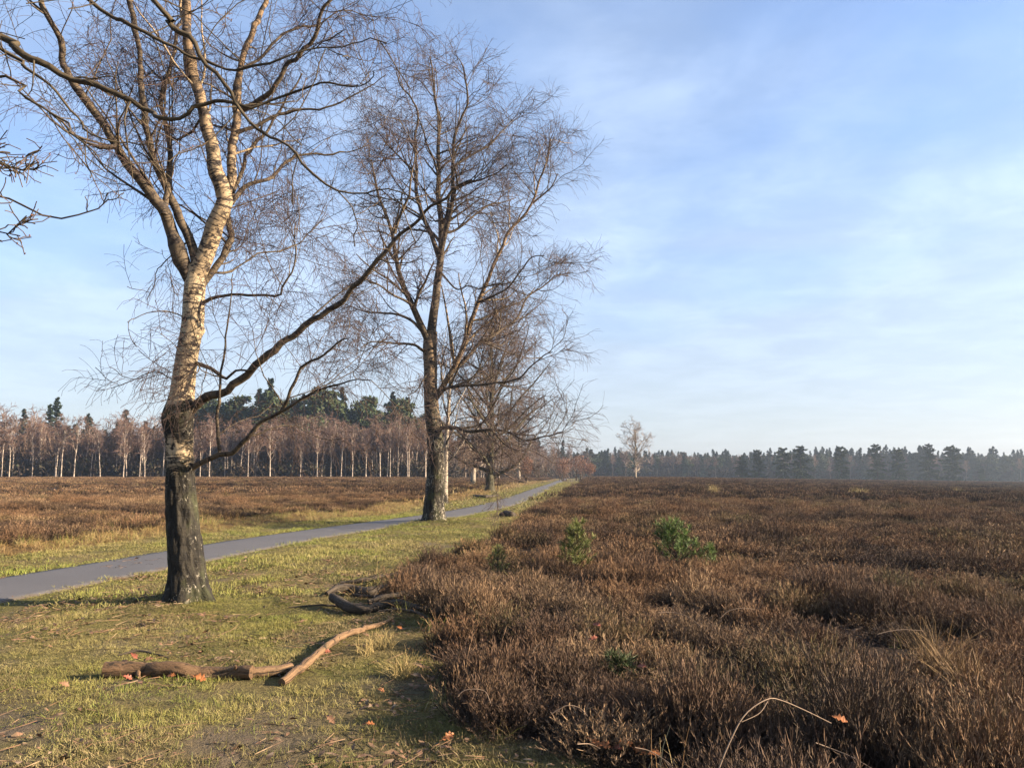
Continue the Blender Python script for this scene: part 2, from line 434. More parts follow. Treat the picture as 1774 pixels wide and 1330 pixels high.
def terrain(x, y):
    x = np.asarray(x, float); y = np.asarray(y, float)
    s = x - path_x(y)
    ya = np.maximum(y, 1.0); b = x / ya
    far = sst(y, 35, 150)
    left = sst(-s, 2.6, 7.5) * 0.30 + sst(-s, 4, 40) * far * 0.50
    right = sst(s, 2.0, 12.0) * far * (0.62 - 3.3 * np.clip(b - 0.20, 0, 0.55)) - sst(s, 5, 60) * sst(y, 190, 380) * 0.75
    micro = (fbm(x * 0.35, y * 0.35, 3) - 0.5) * 0.16 + (fbm(x * 1.7 + 9, y * 1.7, 3) - 0.5) * 0.09
    k = sst(np.abs(s), PW + 0.1, PW + 1.6)
    near_tree = 0.10 * np.exp(-(((x + 4.02) ** 2 + (y - 9.65) ** 2) / 0.5)) + 0.12 * np.exp(-(((x + 2.6) ** 2 + (y - 25.8) ** 2) / 1.6))
    return left + right + micro * k * sst(y, 1500, 200) + near_tree


EDGE_R = [(1012, 840), (985, 852), (955, 868), (915, 893), (884, 918), (858, 944), (800, 962), (735, 980), (700, 1000), (690, 1028), (715, 1060),
          (745, 1088), (765, 1120), (775, 1160), (786, 1202), (806, 1244), (856, 1282), (935, 1308), (1040, 1330), (1170, 1372), (1330, 1500)]
_er = np.array([at(u, v)[:2] for u, v in EDGE_R])
POLY_R = np.vstack([[300.0, 1500.0], [40.0, 420.0], _er, [3.0, -6.0], [60.0, -12.0], [1800.0, 100.0], [1800.0, 1500.0]])


def inside(x, y, P):
    x = np.asarray(x); y = np.asarray(y); r = np.zeros(x.shape, bool)
    for i in range(len(P)):
        x0, y0 = P[i]; x1, y1 = P[(i + 1) % len(P)]
        if y0 == y1: continue
        c = ((y0 > y) != (y1 > y)) & (x < (x1 - x0) * (y - y0) / (y1 - y0) + x0)
        r ^= c
    return r


def zones(x, y, jit=0.25):
    """heath (0/1) and withered-grass (0..1) masks"""
    jx = (fbm(x * 1.3, y * 1.3, 3) - 0.5) * jit * 2; jy = (fbm(x * 1.3 + 50, y * 1.3 + 9, 3) - 0.5) * jit * 2
    hr = inside(x + jx, y + jy, POLY_R)
    s = x - path_x(y)
    wob = (fbm(x * 0.25 + 3, y * 0.25, 3) - 0.5) * 3.0
    lim = np.interp(y, [0, 12, 20, 40, 90, 200], [4.8, 4.4, 4.5, 5.2, 6.0, 5.0])
    hl = (-s > lim + wob) & (y > -20)
    lg = np.interp(y, [0, 14, 25, 45, 100, 200], [3.3, 3.0, 2.8, 3.0, 3.4, 2.8])
    dry = sst(-s, lg + wob * 0.5 - 0.3, lg + wob * 0.5 + 0.4) * (s < 0)
    return hr | hl, dry, hr


def build_ground():
    rings = np.r_[np.linspace(0.6, 14, 74)[:-1], np.geomspace(14, 60, 70)[:-1], np.geomspace(60, 2600, 52)]
    fa = np.radians(np.linspace(-52, 52, 261)); ba = np.radians(np.linspace(52, 308, 60)[1:-1])
    ang = np.r_[fa, ba]
    R, A = np.meshgrid(rings, ang, indexing='ij')
    X = R * np.sin(A); Y = R * np.cos(A)
    Z = terrain(X, Y)
    n, m = X.shape
    V = np.stack([X, Y, Z], -1).reshape(-1, 3)
    i = np.arange(n * m).reshape(n, m); j = np.roll(i, -1, axis=1)
    Q = np.stack([i[:-1], i[1:], j[1:], j[:-1]], -1).reshape(-1, 4)
    he, dr, _ = zones(X, Y)
    soil = np.clip(sst(fbm(X * 0.8 + 5, Y * 0.8 + 2, 4), 0.40, 0.58) * sst(Y, 6.6, 4.4) * sst(-X, 0.3, 1.6) + sst(fbm(X * 1.6, Y * 1.6 + 7, 3), 0.66, 0.74) * 0.6, 0, 1)
    B = np.stack([he.astype(float), dr, soil], -1).reshape(-1, 3)
    mb = MB(); mb.add(V, Q, B)
    c = len(V)
    mb.add([[0, 0, terrain(np.array([0.0]), np.array([0.0]))[0]]] + [list(V[k]) for k in range(m)],
           [[0, 1 + (k + 1) % m, 1 + k] for k in range(m)], np.vstack([[0, 0, 0], B[:m]]))
    o = mb.obj('ground', M['ground']); tag(o, 'heath ground with mossy grass, withered verge and peaty soil', kind='structure')


build_ground()


def build_path():
    y = PY; x = path_x(y)
    t = np.stack([np.gradient(x, y), np.ones_like(y)], -1); t = unit(t); nrm = np.stack([t[:, 1], -t[:, 0]], -1)
    fr = np.array([-1.04, -1.0, -0.8, -0.4, 0, 0.4, 0.8, 1.0, 1.04])
    wob = 1 + (fbm(y * 0.9, y * 0 + 3, 3) - 0.5)[:, None] * 0.10
    off = fr[None] * PW * np.where(np.abs(fr)[None] > 0.9, wob, 1.0)
    X = x[:, None] + nrm[:, 0:1] * off; Y = y[:, None] + nrm[:, 1:2] * off
    Z = terrain(X, Y) + 0.030 - 0.012 * (fr[None] ** 2); Z[:, (0, -1)] -= 0.05
    V = np.stack([X, Y, Z], -1).reshape(-1, 3); n, m = X.shape
    i = np.arange(n * m).reshape(n, m)
    Q = np.stack([i[:-1, :-1], i[:-1, 1:], i[1:, 1:], i[1:, :-1]], -1).reshape(-1, 4)
    B = np.zeros((n, m, 3)); B[..., 0] = np.abs(fr)[None]
    mb = MB(); mb.add(V, Q, B)
    tag(mb.obj('path', M['path']), 'narrow grey asphalt cycle path curving through the heath', kind='structure')


build_path()

# ------------------------------------------------------------------ ground cover (stuff, instanced tufts)
PROTO = bpy.data.collections.new('tuft_shapes')      # not linked to the scene: only used by the scatterers


def rand_dir(n, tilt_lo, tilt_hi, rng):
    a = rng.random(n) * 2 * math.pi; t = tilt_lo + (tilt_hi - tilt_lo) * rng.random(n)
    return np.stack([np.cos(a) * np.sin(t), np.sin(a) * np.sin(t), np.cos(t)], -1)


def heather_tuft(seed, n, rad, hlo, hhi, wd, shoots, segs=3):
    rng = np.random.default_rng(seed); mb = MB()
    a = rng.random(n) * 2 * math.pi; r = rad * np.sqrt(rng.random(n))
    base = np.stack([np.cos(a) * r, np.sin(a) * r, np.full(n, -0.03)], -1)
    D = rand_dir(n, 0.0, 0.32, rng) + 0.38 * np.stack([np.cos(a), np.sin(a), a * 0], -1) * (r / rad)[:, None] * 0.8
    D = unit(D); L = (hlo + (hhi - hlo) * rng.random(n)) * (1.05 - 0.35 * (r / rad) ** 2)
    P = np.empty((n, segs + 1, 3)); P[:, 0] = base; d = D.copy()
    for i in range(segs):
        d = unit(d + rng.normal(0, 0.20, (n, 3)) + np.array([0, 0, 0.10])); P[:, i + 1] = P[:, i] + d * (L / segs)[:, None]
    Rr = wd * np.linspace(1.0, 0.75, segs + 1)[None] * (0.7 + 0.6 * rng.random((n, 1)))
    side = unit(np.cross(d, rng.normal(0, 1, (n, 3))))
    hf = P[..., 2] / hhi
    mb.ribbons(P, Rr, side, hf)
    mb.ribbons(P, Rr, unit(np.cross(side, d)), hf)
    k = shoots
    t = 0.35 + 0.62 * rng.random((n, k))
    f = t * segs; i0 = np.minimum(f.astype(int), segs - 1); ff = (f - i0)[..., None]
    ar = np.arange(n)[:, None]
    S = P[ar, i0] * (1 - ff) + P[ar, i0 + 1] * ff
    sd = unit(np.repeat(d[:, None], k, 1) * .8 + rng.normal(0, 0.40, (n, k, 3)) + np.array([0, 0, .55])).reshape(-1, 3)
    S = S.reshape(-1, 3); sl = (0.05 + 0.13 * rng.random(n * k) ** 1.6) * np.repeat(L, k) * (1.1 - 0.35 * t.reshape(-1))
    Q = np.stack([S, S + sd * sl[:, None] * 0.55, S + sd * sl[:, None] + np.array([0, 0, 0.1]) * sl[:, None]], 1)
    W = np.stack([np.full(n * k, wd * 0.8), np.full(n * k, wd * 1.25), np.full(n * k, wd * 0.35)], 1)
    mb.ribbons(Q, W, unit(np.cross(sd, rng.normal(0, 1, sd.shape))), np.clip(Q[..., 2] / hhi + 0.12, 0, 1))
    return mb


def grass_tuft(seed, n, rad, hlo, hhi, wd, lean=0.7, droop=0.25, segs=2):
    rng = np.random.default_rng(seed); mb = MB()
    a = rng.random(n) * 2 * math.pi; r = rad * np.sqrt(rng.random(n))
    base = np.stack([np.cos(a) * r, np.sin(a) * r, np.full(n, -0.01)], -1)
    d = rand_dir(n, 0.05, lean, rng); L = hlo + (hhi - hlo) * rng.random(n)
    P = np.empty((n, segs + 1, 3)); P[:, 0] = base; bend = np.stack([d[:, 0], d[:, 1], -np.ones(n)], -1) * droop
    for i in range(segs):
        P[:, i + 1] = P[:, i] + d * (L / segs)[:, None]; d = unit(d + bend * rng.random((n, 1)))
    W = wd * np.linspace(1, 0.25, segs + 1)[None] * (0.6 + 0.8 * rng.random((n, 1)))
    side = unit(np.cross(P[:, -1] - P[:, 0], rng.normal(0, 1, (n, 3))))
    mb.ribbons(P, W, side, np.clip(0.25 + np.linspace(0, 1, segs + 1)[None] * np.ones((n, 1)), 0, 1))
    return mb


def make_protos(tag_, mat, builders):
    c = bpy.data.collections.new(tag_)
    for i, b in enumerate(builders):
        me = b.mesh(f'{tag_}_shape', mat, smooth=False)
        c.objects.link(bpy.data.objects.new(f'{tag_}_{i:02d}', me))
    return c


def scatter(name, label, coll, P, scale, tint, nvar, rng, tilt=0.12):
    n = len(P)
    me = bpy.data.meshes.new(name); me.vertices.add(n); me.vertices.foreach_set('co', P.ravel().astype(np.float32))
    def fa(nm, kind, data, key):
        me.attributes.new(nm, kind, 'POINT').data.foreach_set(key, np.ascontiguousarray(data).ravel())
    rot = np.stack([rng.normal(0, tilt, n), rng.normal(0, tilt, n), rng.random(n) * 6.283], -1)
    fa('rot', 'FLOAT_VECTOR', rot.astype(np.float32), 'vector')
    fa('scl', 'FLOAT_VECTOR', np.asarray(scale, np.float32), 'vector')
    fa('tint', 'FLOAT_VECTOR', np.clip(tint, 0, 1).astype(np.float32), 'vector')
    fa('var', 'INT', rng.integers(0, nvar, n).astype(np.int32), 'value')
    o = bpy.data.objects.new(name, me); COL.objects.link(o)
    g = bpy.data.node_groups.new(name + '_scatter', 'GeometryNodeTree')
    g.interface.new_socket('Geometry', in_out='INPUT', socket_type='NodeSocketGeometry')
    g.interface.new_socket('Geometry', in_out='OUTPUT', socket_type='NodeSocketGeometry')
    N = g.nodes; Lk = g.links.new
    gi = N.new('NodeGroupInput'); go = N.new('NodeGroupOutput')
    ci = N.new('GeometryNodeCollectionInfo'); ci.inputs['Collection'].default_value = coll
    ci.inputs['Separate Children'].default_value = True; ci.inputs['Reset Children'].default_value = True
    ip = N.new('GeometryNodeInstanceOnPoints'); ip.inputs['Pick Instance'].default_value = True
    def na(nm, dt):
        a = N.new('GeometryNodeInputNamedAttribute'); a.data_type = dt; a.inputs[0].default_value = nm; return a.outputs[0]
    Lk(gi.outputs[0], ip.inputs['Points']); Lk(ci.outputs[0], ip.inputs['Instance'])
    Lk(na('var', 'INT'), ip.inputs['Instance Index']); Lk(na('rot', 'FLOAT_VECTOR'), ip.inputs['Rotation'])
    Lk(na('scl', 'FLOAT_VECTOR'), ip.inputs['Scale']); Lk(ip.outputs[0], go.inputs[0])
    md = o.modifiers.new('scatter', 'NODES'); md.node_group = g
    tag(o, label, kind='stuff')
    return o


def polar_points(n, r0, r1, amax, rng):
    r = np.sqrt(r0 * r0 + (r1 * r1 - r0 * r0) * rng.random(n)); a = (rng.random(n) * 2 - 1) * math.radians(amax)
    return r * np.sin(a), r * np.cos(a)


def polar_area(r0, r1, amax):
    return math.radians(amax) * (r1 * r1 - r0 * r0)


LOGS_XY = []                     # filled below: places where nothing grows through


def heather_points(r0, r1, amax, dens, rng, jit, bush):
    """bushes: domed groups of tufts with one tint each; bush = (bushes per square metre, radius) or None"""
    if bush is None:
        x, y = polar_points(int(polar_area(r0, r1, amax) * dens), r0, r1, amax, rng)
        h = height_map(x, y); tn = heather_tint(x, y, rng)
    else:
        sp = bush[0] ** -.5                          # a jittered grid, so that no large bare patches open up by chance
        gx, gy = np.meshgrid(np.arange(-r1, r1, sp), np.arange(-1, r1, sp)); gx = gx.ravel(); gy = gy.ravel()
        gx = gx + rng.uniform(-.55, .55, len(gx)) * sp; gy = gy + rng.uniform(-.55, .55, len(gy)) * sp
        rr = np.hypot(gx, gy); ok = (rr > r0) & (rr < r1) & (np.abs(np.arctan2(gx, gy)) < math.radians(amax)) & (rng.random(len(gx)) > .17)
        bx, by = gx[ok], gy[ok]
        m = max(1, int(dens / bush[0])); nb = len(bx)
        size = bush[1] * (.65 + .75 * rng.random(nb)); bh = np.maximum(height_map(bx, by) * (.48 + .80 * rng.random(nb)), .50 + .12 * rng.random(nb))
        bt = heather_tint(bx, by, rng)
        k = np.repeat(np.arange(nb), m); d = np.sqrt(rng.random(nb * m)); a = rng.random(nb * m) * 6.283
        x = bx[k] + np.cos(a) * d * size[k]; y = by[k] + np.sin(a) * d * size[k]
        h = bh[k] * (1.05 - .55 * d * d); tn = bt[k] + rng.normal(0, .08, (len(k), 3))
    he, dr, hr = zones(x, y, jit)
    keep = he & (h > .22)
    return x[keep], y[keep], hr[keep], h[keep], tn[keep]


def height_map(x, y):
    return 0.52 + 0.40 * sst(fbm(x * 0.45 + 12, y * 0.45 + 30, 2), 0.25, 0.75) + 0.35 * sst(fbm(x * 1.35 + 2, y * 1.35 + 3, 2), 0.3, 0.7)


def heather_tint(x, y, rng):
    n = len(x)
    dark = np.clip(sst(fbm(x * 0.42 + 4, y * 0.30 + 8, 4), 0.50, 0.66) * 0.7 + (rng.random(n) < .34) * (.4 + .55 * rng.random(n)) + rng.normal(0, 0.10, n), 0, 1)
    green = np.clip(sst(fbm(x * 0.55 + 24, y * 0.5 + 3, 3), 0.60, 0.74) * 0.6 + (rng.random(n) < 0.07) * 0.6, 0, 1)
    dead = np.clip(sst(fbm(x * 0.6 + 61, y * 0.45 + 13, 3), 0.50, 0.70) * 0.45 + (rng.random(n) < 0.20) * (.3 + .5 * rng.random(n)), 0, 1)
    return np.stack([dark, green, dead], -1)


rg = np.random.default_rng(21)
H_NEAR = make_protos('heather_near', M['heather'], [heather_tuft(s, 56, 0.15, 0.16, 0.50, 0.0028, 24, 4) for s in range(8)])
H_MID = make_protos('heather_mid', M['heather'], [heather_tuft(40 + s, 60, 0.25, 0.20, 0.44, 0.0060, 15) for s in range(6)])
H_FAR = make_protos('heather_far', M['heather'], [heather_tuft(60 + s, 60, 0.80, 0.22, 0.44, 0.034, 5, 2) for s in range(5)])


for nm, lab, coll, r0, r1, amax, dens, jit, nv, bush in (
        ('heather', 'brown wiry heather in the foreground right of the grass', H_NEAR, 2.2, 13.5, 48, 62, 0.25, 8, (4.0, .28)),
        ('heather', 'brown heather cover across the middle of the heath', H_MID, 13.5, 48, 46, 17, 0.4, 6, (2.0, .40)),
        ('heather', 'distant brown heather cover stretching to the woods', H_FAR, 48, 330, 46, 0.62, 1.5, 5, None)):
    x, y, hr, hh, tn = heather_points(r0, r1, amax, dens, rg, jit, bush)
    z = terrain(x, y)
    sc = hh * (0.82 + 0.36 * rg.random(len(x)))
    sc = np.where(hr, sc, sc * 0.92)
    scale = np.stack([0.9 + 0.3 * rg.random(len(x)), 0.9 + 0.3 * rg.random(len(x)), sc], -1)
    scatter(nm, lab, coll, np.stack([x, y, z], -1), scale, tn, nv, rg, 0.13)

G_NEAR = make_protos('grass_near', M['grass'], [grass_tuft(100 + s, 26, 0.065, 0.018, 0.062, 0.0034, 1.3) for s in range(8)])
G_MID = make_protos('grass_mid', M['grass'], [grass_tuft(120 + s, 34, 0.17, 0.03, 0.085, 0.0085, 1.1) for s in range(6)])
G_FAR = make_protos('grass_far', M['grass'], [grass_tuft(140 + s, 40, 0.55, 0.04, 0.10, 0.028, 1.1) for s in range(4)])
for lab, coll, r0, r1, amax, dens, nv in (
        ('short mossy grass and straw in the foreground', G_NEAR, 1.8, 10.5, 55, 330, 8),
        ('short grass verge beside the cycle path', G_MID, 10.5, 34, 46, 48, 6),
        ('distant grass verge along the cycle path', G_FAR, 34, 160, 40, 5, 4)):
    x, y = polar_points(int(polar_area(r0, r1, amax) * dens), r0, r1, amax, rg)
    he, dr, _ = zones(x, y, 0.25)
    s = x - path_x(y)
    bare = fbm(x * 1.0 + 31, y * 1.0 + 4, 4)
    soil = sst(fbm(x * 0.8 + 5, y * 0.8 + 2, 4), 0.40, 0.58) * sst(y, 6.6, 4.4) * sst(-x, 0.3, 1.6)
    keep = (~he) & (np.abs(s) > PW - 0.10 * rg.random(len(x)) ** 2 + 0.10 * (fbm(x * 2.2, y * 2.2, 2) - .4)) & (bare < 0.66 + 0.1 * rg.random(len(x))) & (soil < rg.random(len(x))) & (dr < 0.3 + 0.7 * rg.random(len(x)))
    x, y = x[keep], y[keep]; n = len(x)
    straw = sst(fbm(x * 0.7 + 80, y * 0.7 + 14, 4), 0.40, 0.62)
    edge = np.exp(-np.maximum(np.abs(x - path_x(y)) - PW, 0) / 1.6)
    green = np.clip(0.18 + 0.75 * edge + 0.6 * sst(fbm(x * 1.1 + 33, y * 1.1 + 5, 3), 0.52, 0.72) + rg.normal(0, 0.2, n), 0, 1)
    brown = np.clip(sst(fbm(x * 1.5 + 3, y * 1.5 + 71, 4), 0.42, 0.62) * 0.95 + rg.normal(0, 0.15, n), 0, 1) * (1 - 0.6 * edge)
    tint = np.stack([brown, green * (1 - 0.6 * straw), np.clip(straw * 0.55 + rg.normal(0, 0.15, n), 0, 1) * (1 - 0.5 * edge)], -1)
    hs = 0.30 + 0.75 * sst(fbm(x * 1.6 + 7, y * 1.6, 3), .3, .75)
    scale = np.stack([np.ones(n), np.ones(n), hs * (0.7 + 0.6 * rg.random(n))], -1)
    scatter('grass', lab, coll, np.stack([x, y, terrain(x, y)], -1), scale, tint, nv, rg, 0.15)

# withered tall grass: band on the left verge, fringe along the heather edge
D_NEAR = make_protos('withered_near', M['drygrass'], [grass_tuft(160 + s, 30, 0.12, 0.10, 0.30, 0.0055, 0.9, 0.5, 3) for s in range(5)])
D_FAR = make_protos('withered_far', M['drygrass'], [grass_tuft(170 + s, 40, 0.45, 0.14, 0.36, 0.022, 0.9, 0.5, 3) for s in range(4)])
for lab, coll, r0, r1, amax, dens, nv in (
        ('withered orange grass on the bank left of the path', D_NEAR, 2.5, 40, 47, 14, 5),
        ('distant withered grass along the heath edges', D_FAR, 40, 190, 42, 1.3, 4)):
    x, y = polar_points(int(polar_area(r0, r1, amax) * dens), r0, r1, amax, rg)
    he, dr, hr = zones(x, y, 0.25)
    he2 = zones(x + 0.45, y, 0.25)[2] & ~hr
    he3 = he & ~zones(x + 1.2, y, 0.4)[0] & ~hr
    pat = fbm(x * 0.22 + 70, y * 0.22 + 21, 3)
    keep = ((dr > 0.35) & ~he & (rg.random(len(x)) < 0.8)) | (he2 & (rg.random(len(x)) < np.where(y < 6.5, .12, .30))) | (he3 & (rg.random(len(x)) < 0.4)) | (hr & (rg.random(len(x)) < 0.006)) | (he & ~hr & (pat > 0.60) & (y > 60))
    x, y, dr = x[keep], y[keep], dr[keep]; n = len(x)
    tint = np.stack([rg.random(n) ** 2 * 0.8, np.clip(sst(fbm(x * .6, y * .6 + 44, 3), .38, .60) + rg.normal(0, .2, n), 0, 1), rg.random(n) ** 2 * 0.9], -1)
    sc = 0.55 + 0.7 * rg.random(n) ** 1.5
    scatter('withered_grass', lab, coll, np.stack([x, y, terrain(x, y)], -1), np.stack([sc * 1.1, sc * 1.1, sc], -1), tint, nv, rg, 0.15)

# leaf litter and twiglets lying in the short grass
def litter(seed):
    rng = np.random.default_rng(seed); mb = MB(); m = 7
    c = np.concatenate([rng.normal(0, .09, (m, 2)), .006 + .02 * rng.random((m, 1))], 1)
    a = rand_dir(m, 1.1, 1.7, rng); b = unit(np.cross(a, rng.normal(0, .4, (m, 3)) + np.array([0, 0, 1])))
    sz = .012 + .022 * rng.random(m)
    P = np.stack([c - a * sz[:, None], c + np.array([0, 0, .004]), c + a * sz[:, None]], 1)
    mb.ribbons(P, np.stack([sz * .25, sz * .95, sz * .2], 1), b)
    k = 4; c = np.concatenate([rng.normal(0, .1, (k, 2)), .012 + .02 * rng.random((k, 1))], 1); a = rand_dir(k, 1.3, 1.7, rng); L = .03 + .09 * rng.random(k)
    mb.ribbons(np.stack([c - a * L[:, None], c, c + a * L[:, None]], 1), np.full((k, 3), .0035), np.tile([[0.0, 0.0, 1.0]], (k, 1)))
    return mb


M['litter'] = material('leaf_litter', instancer_fn((0.09, 0.055, 0.035), (0.24, 0.13, 0.075), (0.30, 0.17, 0.09), (0.14, 0.085, 0.055), (0.14, 0.10, 0.05), (0.08, 0.06, 0.045), (0.42, 0.30, 0.19)), .7)
LIT = make_protos('litter', M['litter'], [litter(180 + i) for i in range(6)])
x, y = polar_points(int(polar_area(2, 16, 52) * 15), 2, 16, 52, rg)
he, dr, hr = zones(x, y, 0.25)
keep = (~he | (rg.random(len(x)) < .5)) & ((np.abs(x - path_x(y)) > PW + .02) | (rg.random(len(x)) < .10)) & (fbm(x * 1.5 + 3, y * 1.5 + 71, 4) > .42 + .18 * rg.random(len(x)))
x, y = x[keep], y[keep]; n = len(x); sc = .7 + .7 * rg.random(n)
scatter('leaf_litter', 'brown leaf litter and twig bits strewn in the short grass', LIT, np.stack([x, y, terrain(x, y) + .028 * (np.abs(x - path_x(y)) < PW)], -1), np.stack([sc, sc, sc], -1), np.stack([rg.random(n) * .8, rg.random(n) * .5, rg.random(n) ** 2], -1), 6, rg, .1)

# ------------------------------------------------------------------ branching
def grow(S, D, L, n, wander, bend, rng):
    """march N branches of n segments; bend is an added vector per segment, (3,) or (N,3)"""
    N = len(S); P = np.empty((N, n + 1, 3)); P[:, 0] = S; d = unit(D)
    for i in range(n):
        d = unit(d + rng.normal(0, 1, (N, 3)) * wander + bend)
        P[:, i + 1] = P[:, i] + d * (L / n)[:, None]
    return P


def spawn(P, R, per_m, t0, ang, lo, hi, rng, ratio=0.6, taper=0.55, up=0.0, out=None, minr=0.0015):
    """side shoots on branches P (N,S,3): start points, directions, lengths, radii"""
    N, S, _ = P.shape
    ln = np.linalg.norm(np.diff(P, axis=1), axis=2).sum(1)
    c = rng.poisson(np.maximum(ln * (1 - t0) * per_m, 0.0))
    b = np.repeat(np.arange(N), c); k = len(b)
    if k == 0: return np.zeros((0, 3)), np.zeros((0, 3)), np.zeros(0), np.zeros(0)
    t = t0 + (1 - t0) * rng.random(k) ** 0.9
    f = t * (S - 1); i = np.minimum(f.astype(int), S - 2); ff = (f - i)[:, None]
    st = P[b, i] * (1 - ff) + P[b, i + 1] * ff
    tan = unit(P[b, i + 1] - P[b, i]); r = R[b, i] * (1 - ff[:, 0]) + R[b, i + 1] * ff[:, 0]
    q = unit(np.cross(tan, rng.normal(0, 1, (k, 3))))
    a = np.radians(ang[0] + (ang[1] - ang[0]) * rng.random(k))[:, None]
    d = tan * np.cos(a) + q * np.sin(a) + np.array([0, 0, up])
    if out is not None: d = d + out * unit(st - out_c(st))
    L = (lo + (hi - lo) * rng.random(k)) * (1 - taper * t)
    return st, unit(d), L, np.maximum(r * ratio * (0.6 + 0.4 * rng.random(k)), minr)


def out_c(st):
    c = st.mean(0); return np.stack([np.full(len(st), c[0]), np.full(len(st), c[1]), st[:, 2]], -1)


def taper_r(r0, n, end=0.25):
    return r0[:, None] * np.linspace(1, end, n + 1)[None]


def crown_from(P, R, mb_b, mb_t, rng, lev):
    """lev: list of dicts (per_m, t0, ang, lo, hi, n, wander, bend, k, ratio, end, minr); the first goes to mb_b, the rest to mb_t"""
    cur = [(P, R)]
    for li, g in enumerate(lev):
        nxt = []
        for Pp, Rp in cur:
            st, d, L, r = spawn(Pp, Rp, g['per_m'], g['t0'], g['ang'], g['lo'], g['hi'], rng, g.get('ratio', .6), g.get('taper', .55), g.get('up', 0), None, g.get('minr', .0015))
            if len(st) == 0: continue
            Pn = grow(st, d, L, g['n'], g['wander'], np.array(g['bend'], float), rng)
            Rn = np.maximum(taper_r(r, g['n'], g.get('end', .3)), g.get('minr', .0015))
            (mb_b if li < g.get('split', 1) else mb_t).tubes(Pn, Rn, g['k'])
            nxt.append((Pn, Rn))
        cur = nxt


BIRCH_LEV = [
    dict(per_m=3.7, t0=.08, ang=(30, 70), lo=.7, hi=2.0, n=7, wander=.16, bend=(0, 0, .07), k=4, ratio=.42, end=.35, minr=.0042, taper=.45),
    dict(per_m=6.8, t0=.12, ang=(30, 75), lo=.35, hi=1.0, n=5, wander=.17, bend=(0, 0, -.03), k=3, ratio=.55, end=.4, minr=.0030, taper=.4),
    dict(per_m=23, t0=.05, ang=(25, 75), lo=.12, hi=.52, n=5, wander=.19, bend=(0, 0, -.17), k=3, ratio=.6, end=.6, minr=.0019, taper=.3),
]


def limb_path(spec, y0, n=None):
    """spec: pixels [(u,v)...], widths px (w0,w1), depth offsets (d0,d1)"""
    uv, (w0, w1), (d0, d1) = spec
    m = len(uv); t = np.linspace(0, 1, m)
    ys = y0 + d0 + (d1 - d0) * t
    P = np.array([dp(u, v, y) for (u, v), y in zip(uv, ys)])
    ln = np.linalg.norm(np.diff(P, axis=0), axis=1).sum()
    n = n or max(12, int(ln / 0.10))
    S = spline(P, n)
    tt = np.linspace(0, 1, n + 1)
    R = (w0 + (w1 - w0) * tt ** 0.85) * y0 / F / 2
    return S, R


def rough(mb, amp_fn, rng):
    """push the last tube's vertices in and out with noise in bark coordinates"""
    V, B = mb.v[-1], mb.b[-1]
    th = np.arctan2(B[:, 1], B[:, 0]); rr = np.hypot(B[:, 0], B[:, 1])
    return V, B, th, rr


# ---- the near birch
Y1 = 9.65
T1 = empty('birch_tree', (-4.02, Y1, 0.0), 'large near birch with dark rough foot and white upper trunk left of the path', 'tree', 'bare birches beside the path')


def build_trunk(parent, uvw, y0, mat, k, dz, name='trunk', flare=0.35, groove=0.045, burls=(), extra_dy=None):
    """uvw: (u, v, width px) from the foot upwards"""
    P = np.array([dp(u, v, y0 + (0 if extra_dy is None else extra_dy[i])) for i, (u, v, _) in enumerate(uvw)])
    Wd = np.array([wd for _, _, wd in uvw]) * y0 / F / 2
    S = spline(np.hstack([P, Wd[:, None]]), int((P[-1, 2] - P[0, 2]) / dz))
    C, R = S[:, :3], S[:, 3]
    n = len(C); a = np.arange(k) * 2 * math.pi / k
    z = C[:, 2][:, None] * np.ones((1, k)); A = a[None] * np.ones((n, 1))
    s = z - C[0, 2]
    rg2 = np.random.default_rng(len(uvw) + k)
    cx, cy = np.cos(A), np.sin(A)
    fine = fbm(A * 9 / math.pi * 2 + 0.0, s * 2.6, 3) - 0.5
    fine2 = fbm(np.abs(((A / math.pi) % 2) - 1) * 17, s * 5 + 3, 3) - 0.5
    rough_w = sst(s, 2.4, 1.4) if groove > 0.02 else 0.3
    lump = fbm(cx * 1.3 + 7, cy * 1.3 + s * 1.3, 2)
    rad = 0.93 * R[:, None] * (1 + (fine2 * groove * 4.0) * rough_w + (lump - lump.mean()) * 0.16)
    root = flare * np.exp(-s / 0.19) * (0.6 + 0.55 * np.cos(A * 5 + 1.3) + 0.3 * np.cos(A * 3 + 0.4)) + 0.16 * np.exp(-s / 0.5)
    rad = rad * (1 + np.maximum(root, -0.1))
    for (bu, bz, br, bh) in burls:
        da = np.angle(np.exp(1j * (A - bu)))
        rad = rad + br * np.exp(-(da / 0.8) ** 2 - ((z - bz) / bh) ** 2)
    V = np.stack([C[:, 0][:, None] + cx * rad, C[:, 1][:, None] + cy * rad, z], -1)
    B = np.stack([cx * R[:, None], cy * R[:, None], s], -1)
    i = np.arange(n * k).reshape(n, k); j = np.roll(i, -1, 1)
    Q = np.stack([i[:-1], j[:-1], j[1:], i[1:]], -1).reshape(-1, 4)
    mb = MB(); mb.add(V, Q, B)
    return mb.obj(name, mat, parent), C, R


build_trunk(T1, [(331, 1062, 66), (328, 1030, 63), (324, 985, 58), (318, 920, 55), (314, 850, 52), (312, 800, 48), (312, 750, 48), (314, 712, 47), (317, 670, 44), (324, 620, 41),
                 (334, 560, 41), (336, 520, 39), (339, 485, 38), (342, 462, 38)], Y1, M['birch_trunk'], 84, 0.022, flare=0.85, groove=0.07,
            burls=((math.pi + 0.1, 2.32, 0.075, 0.20), (-0.9, 2.36, 0.03, 0.14), (-1.3, 1.72, 0.03, 0.08), (0.2, 3.42, 0.03, 0.05)))

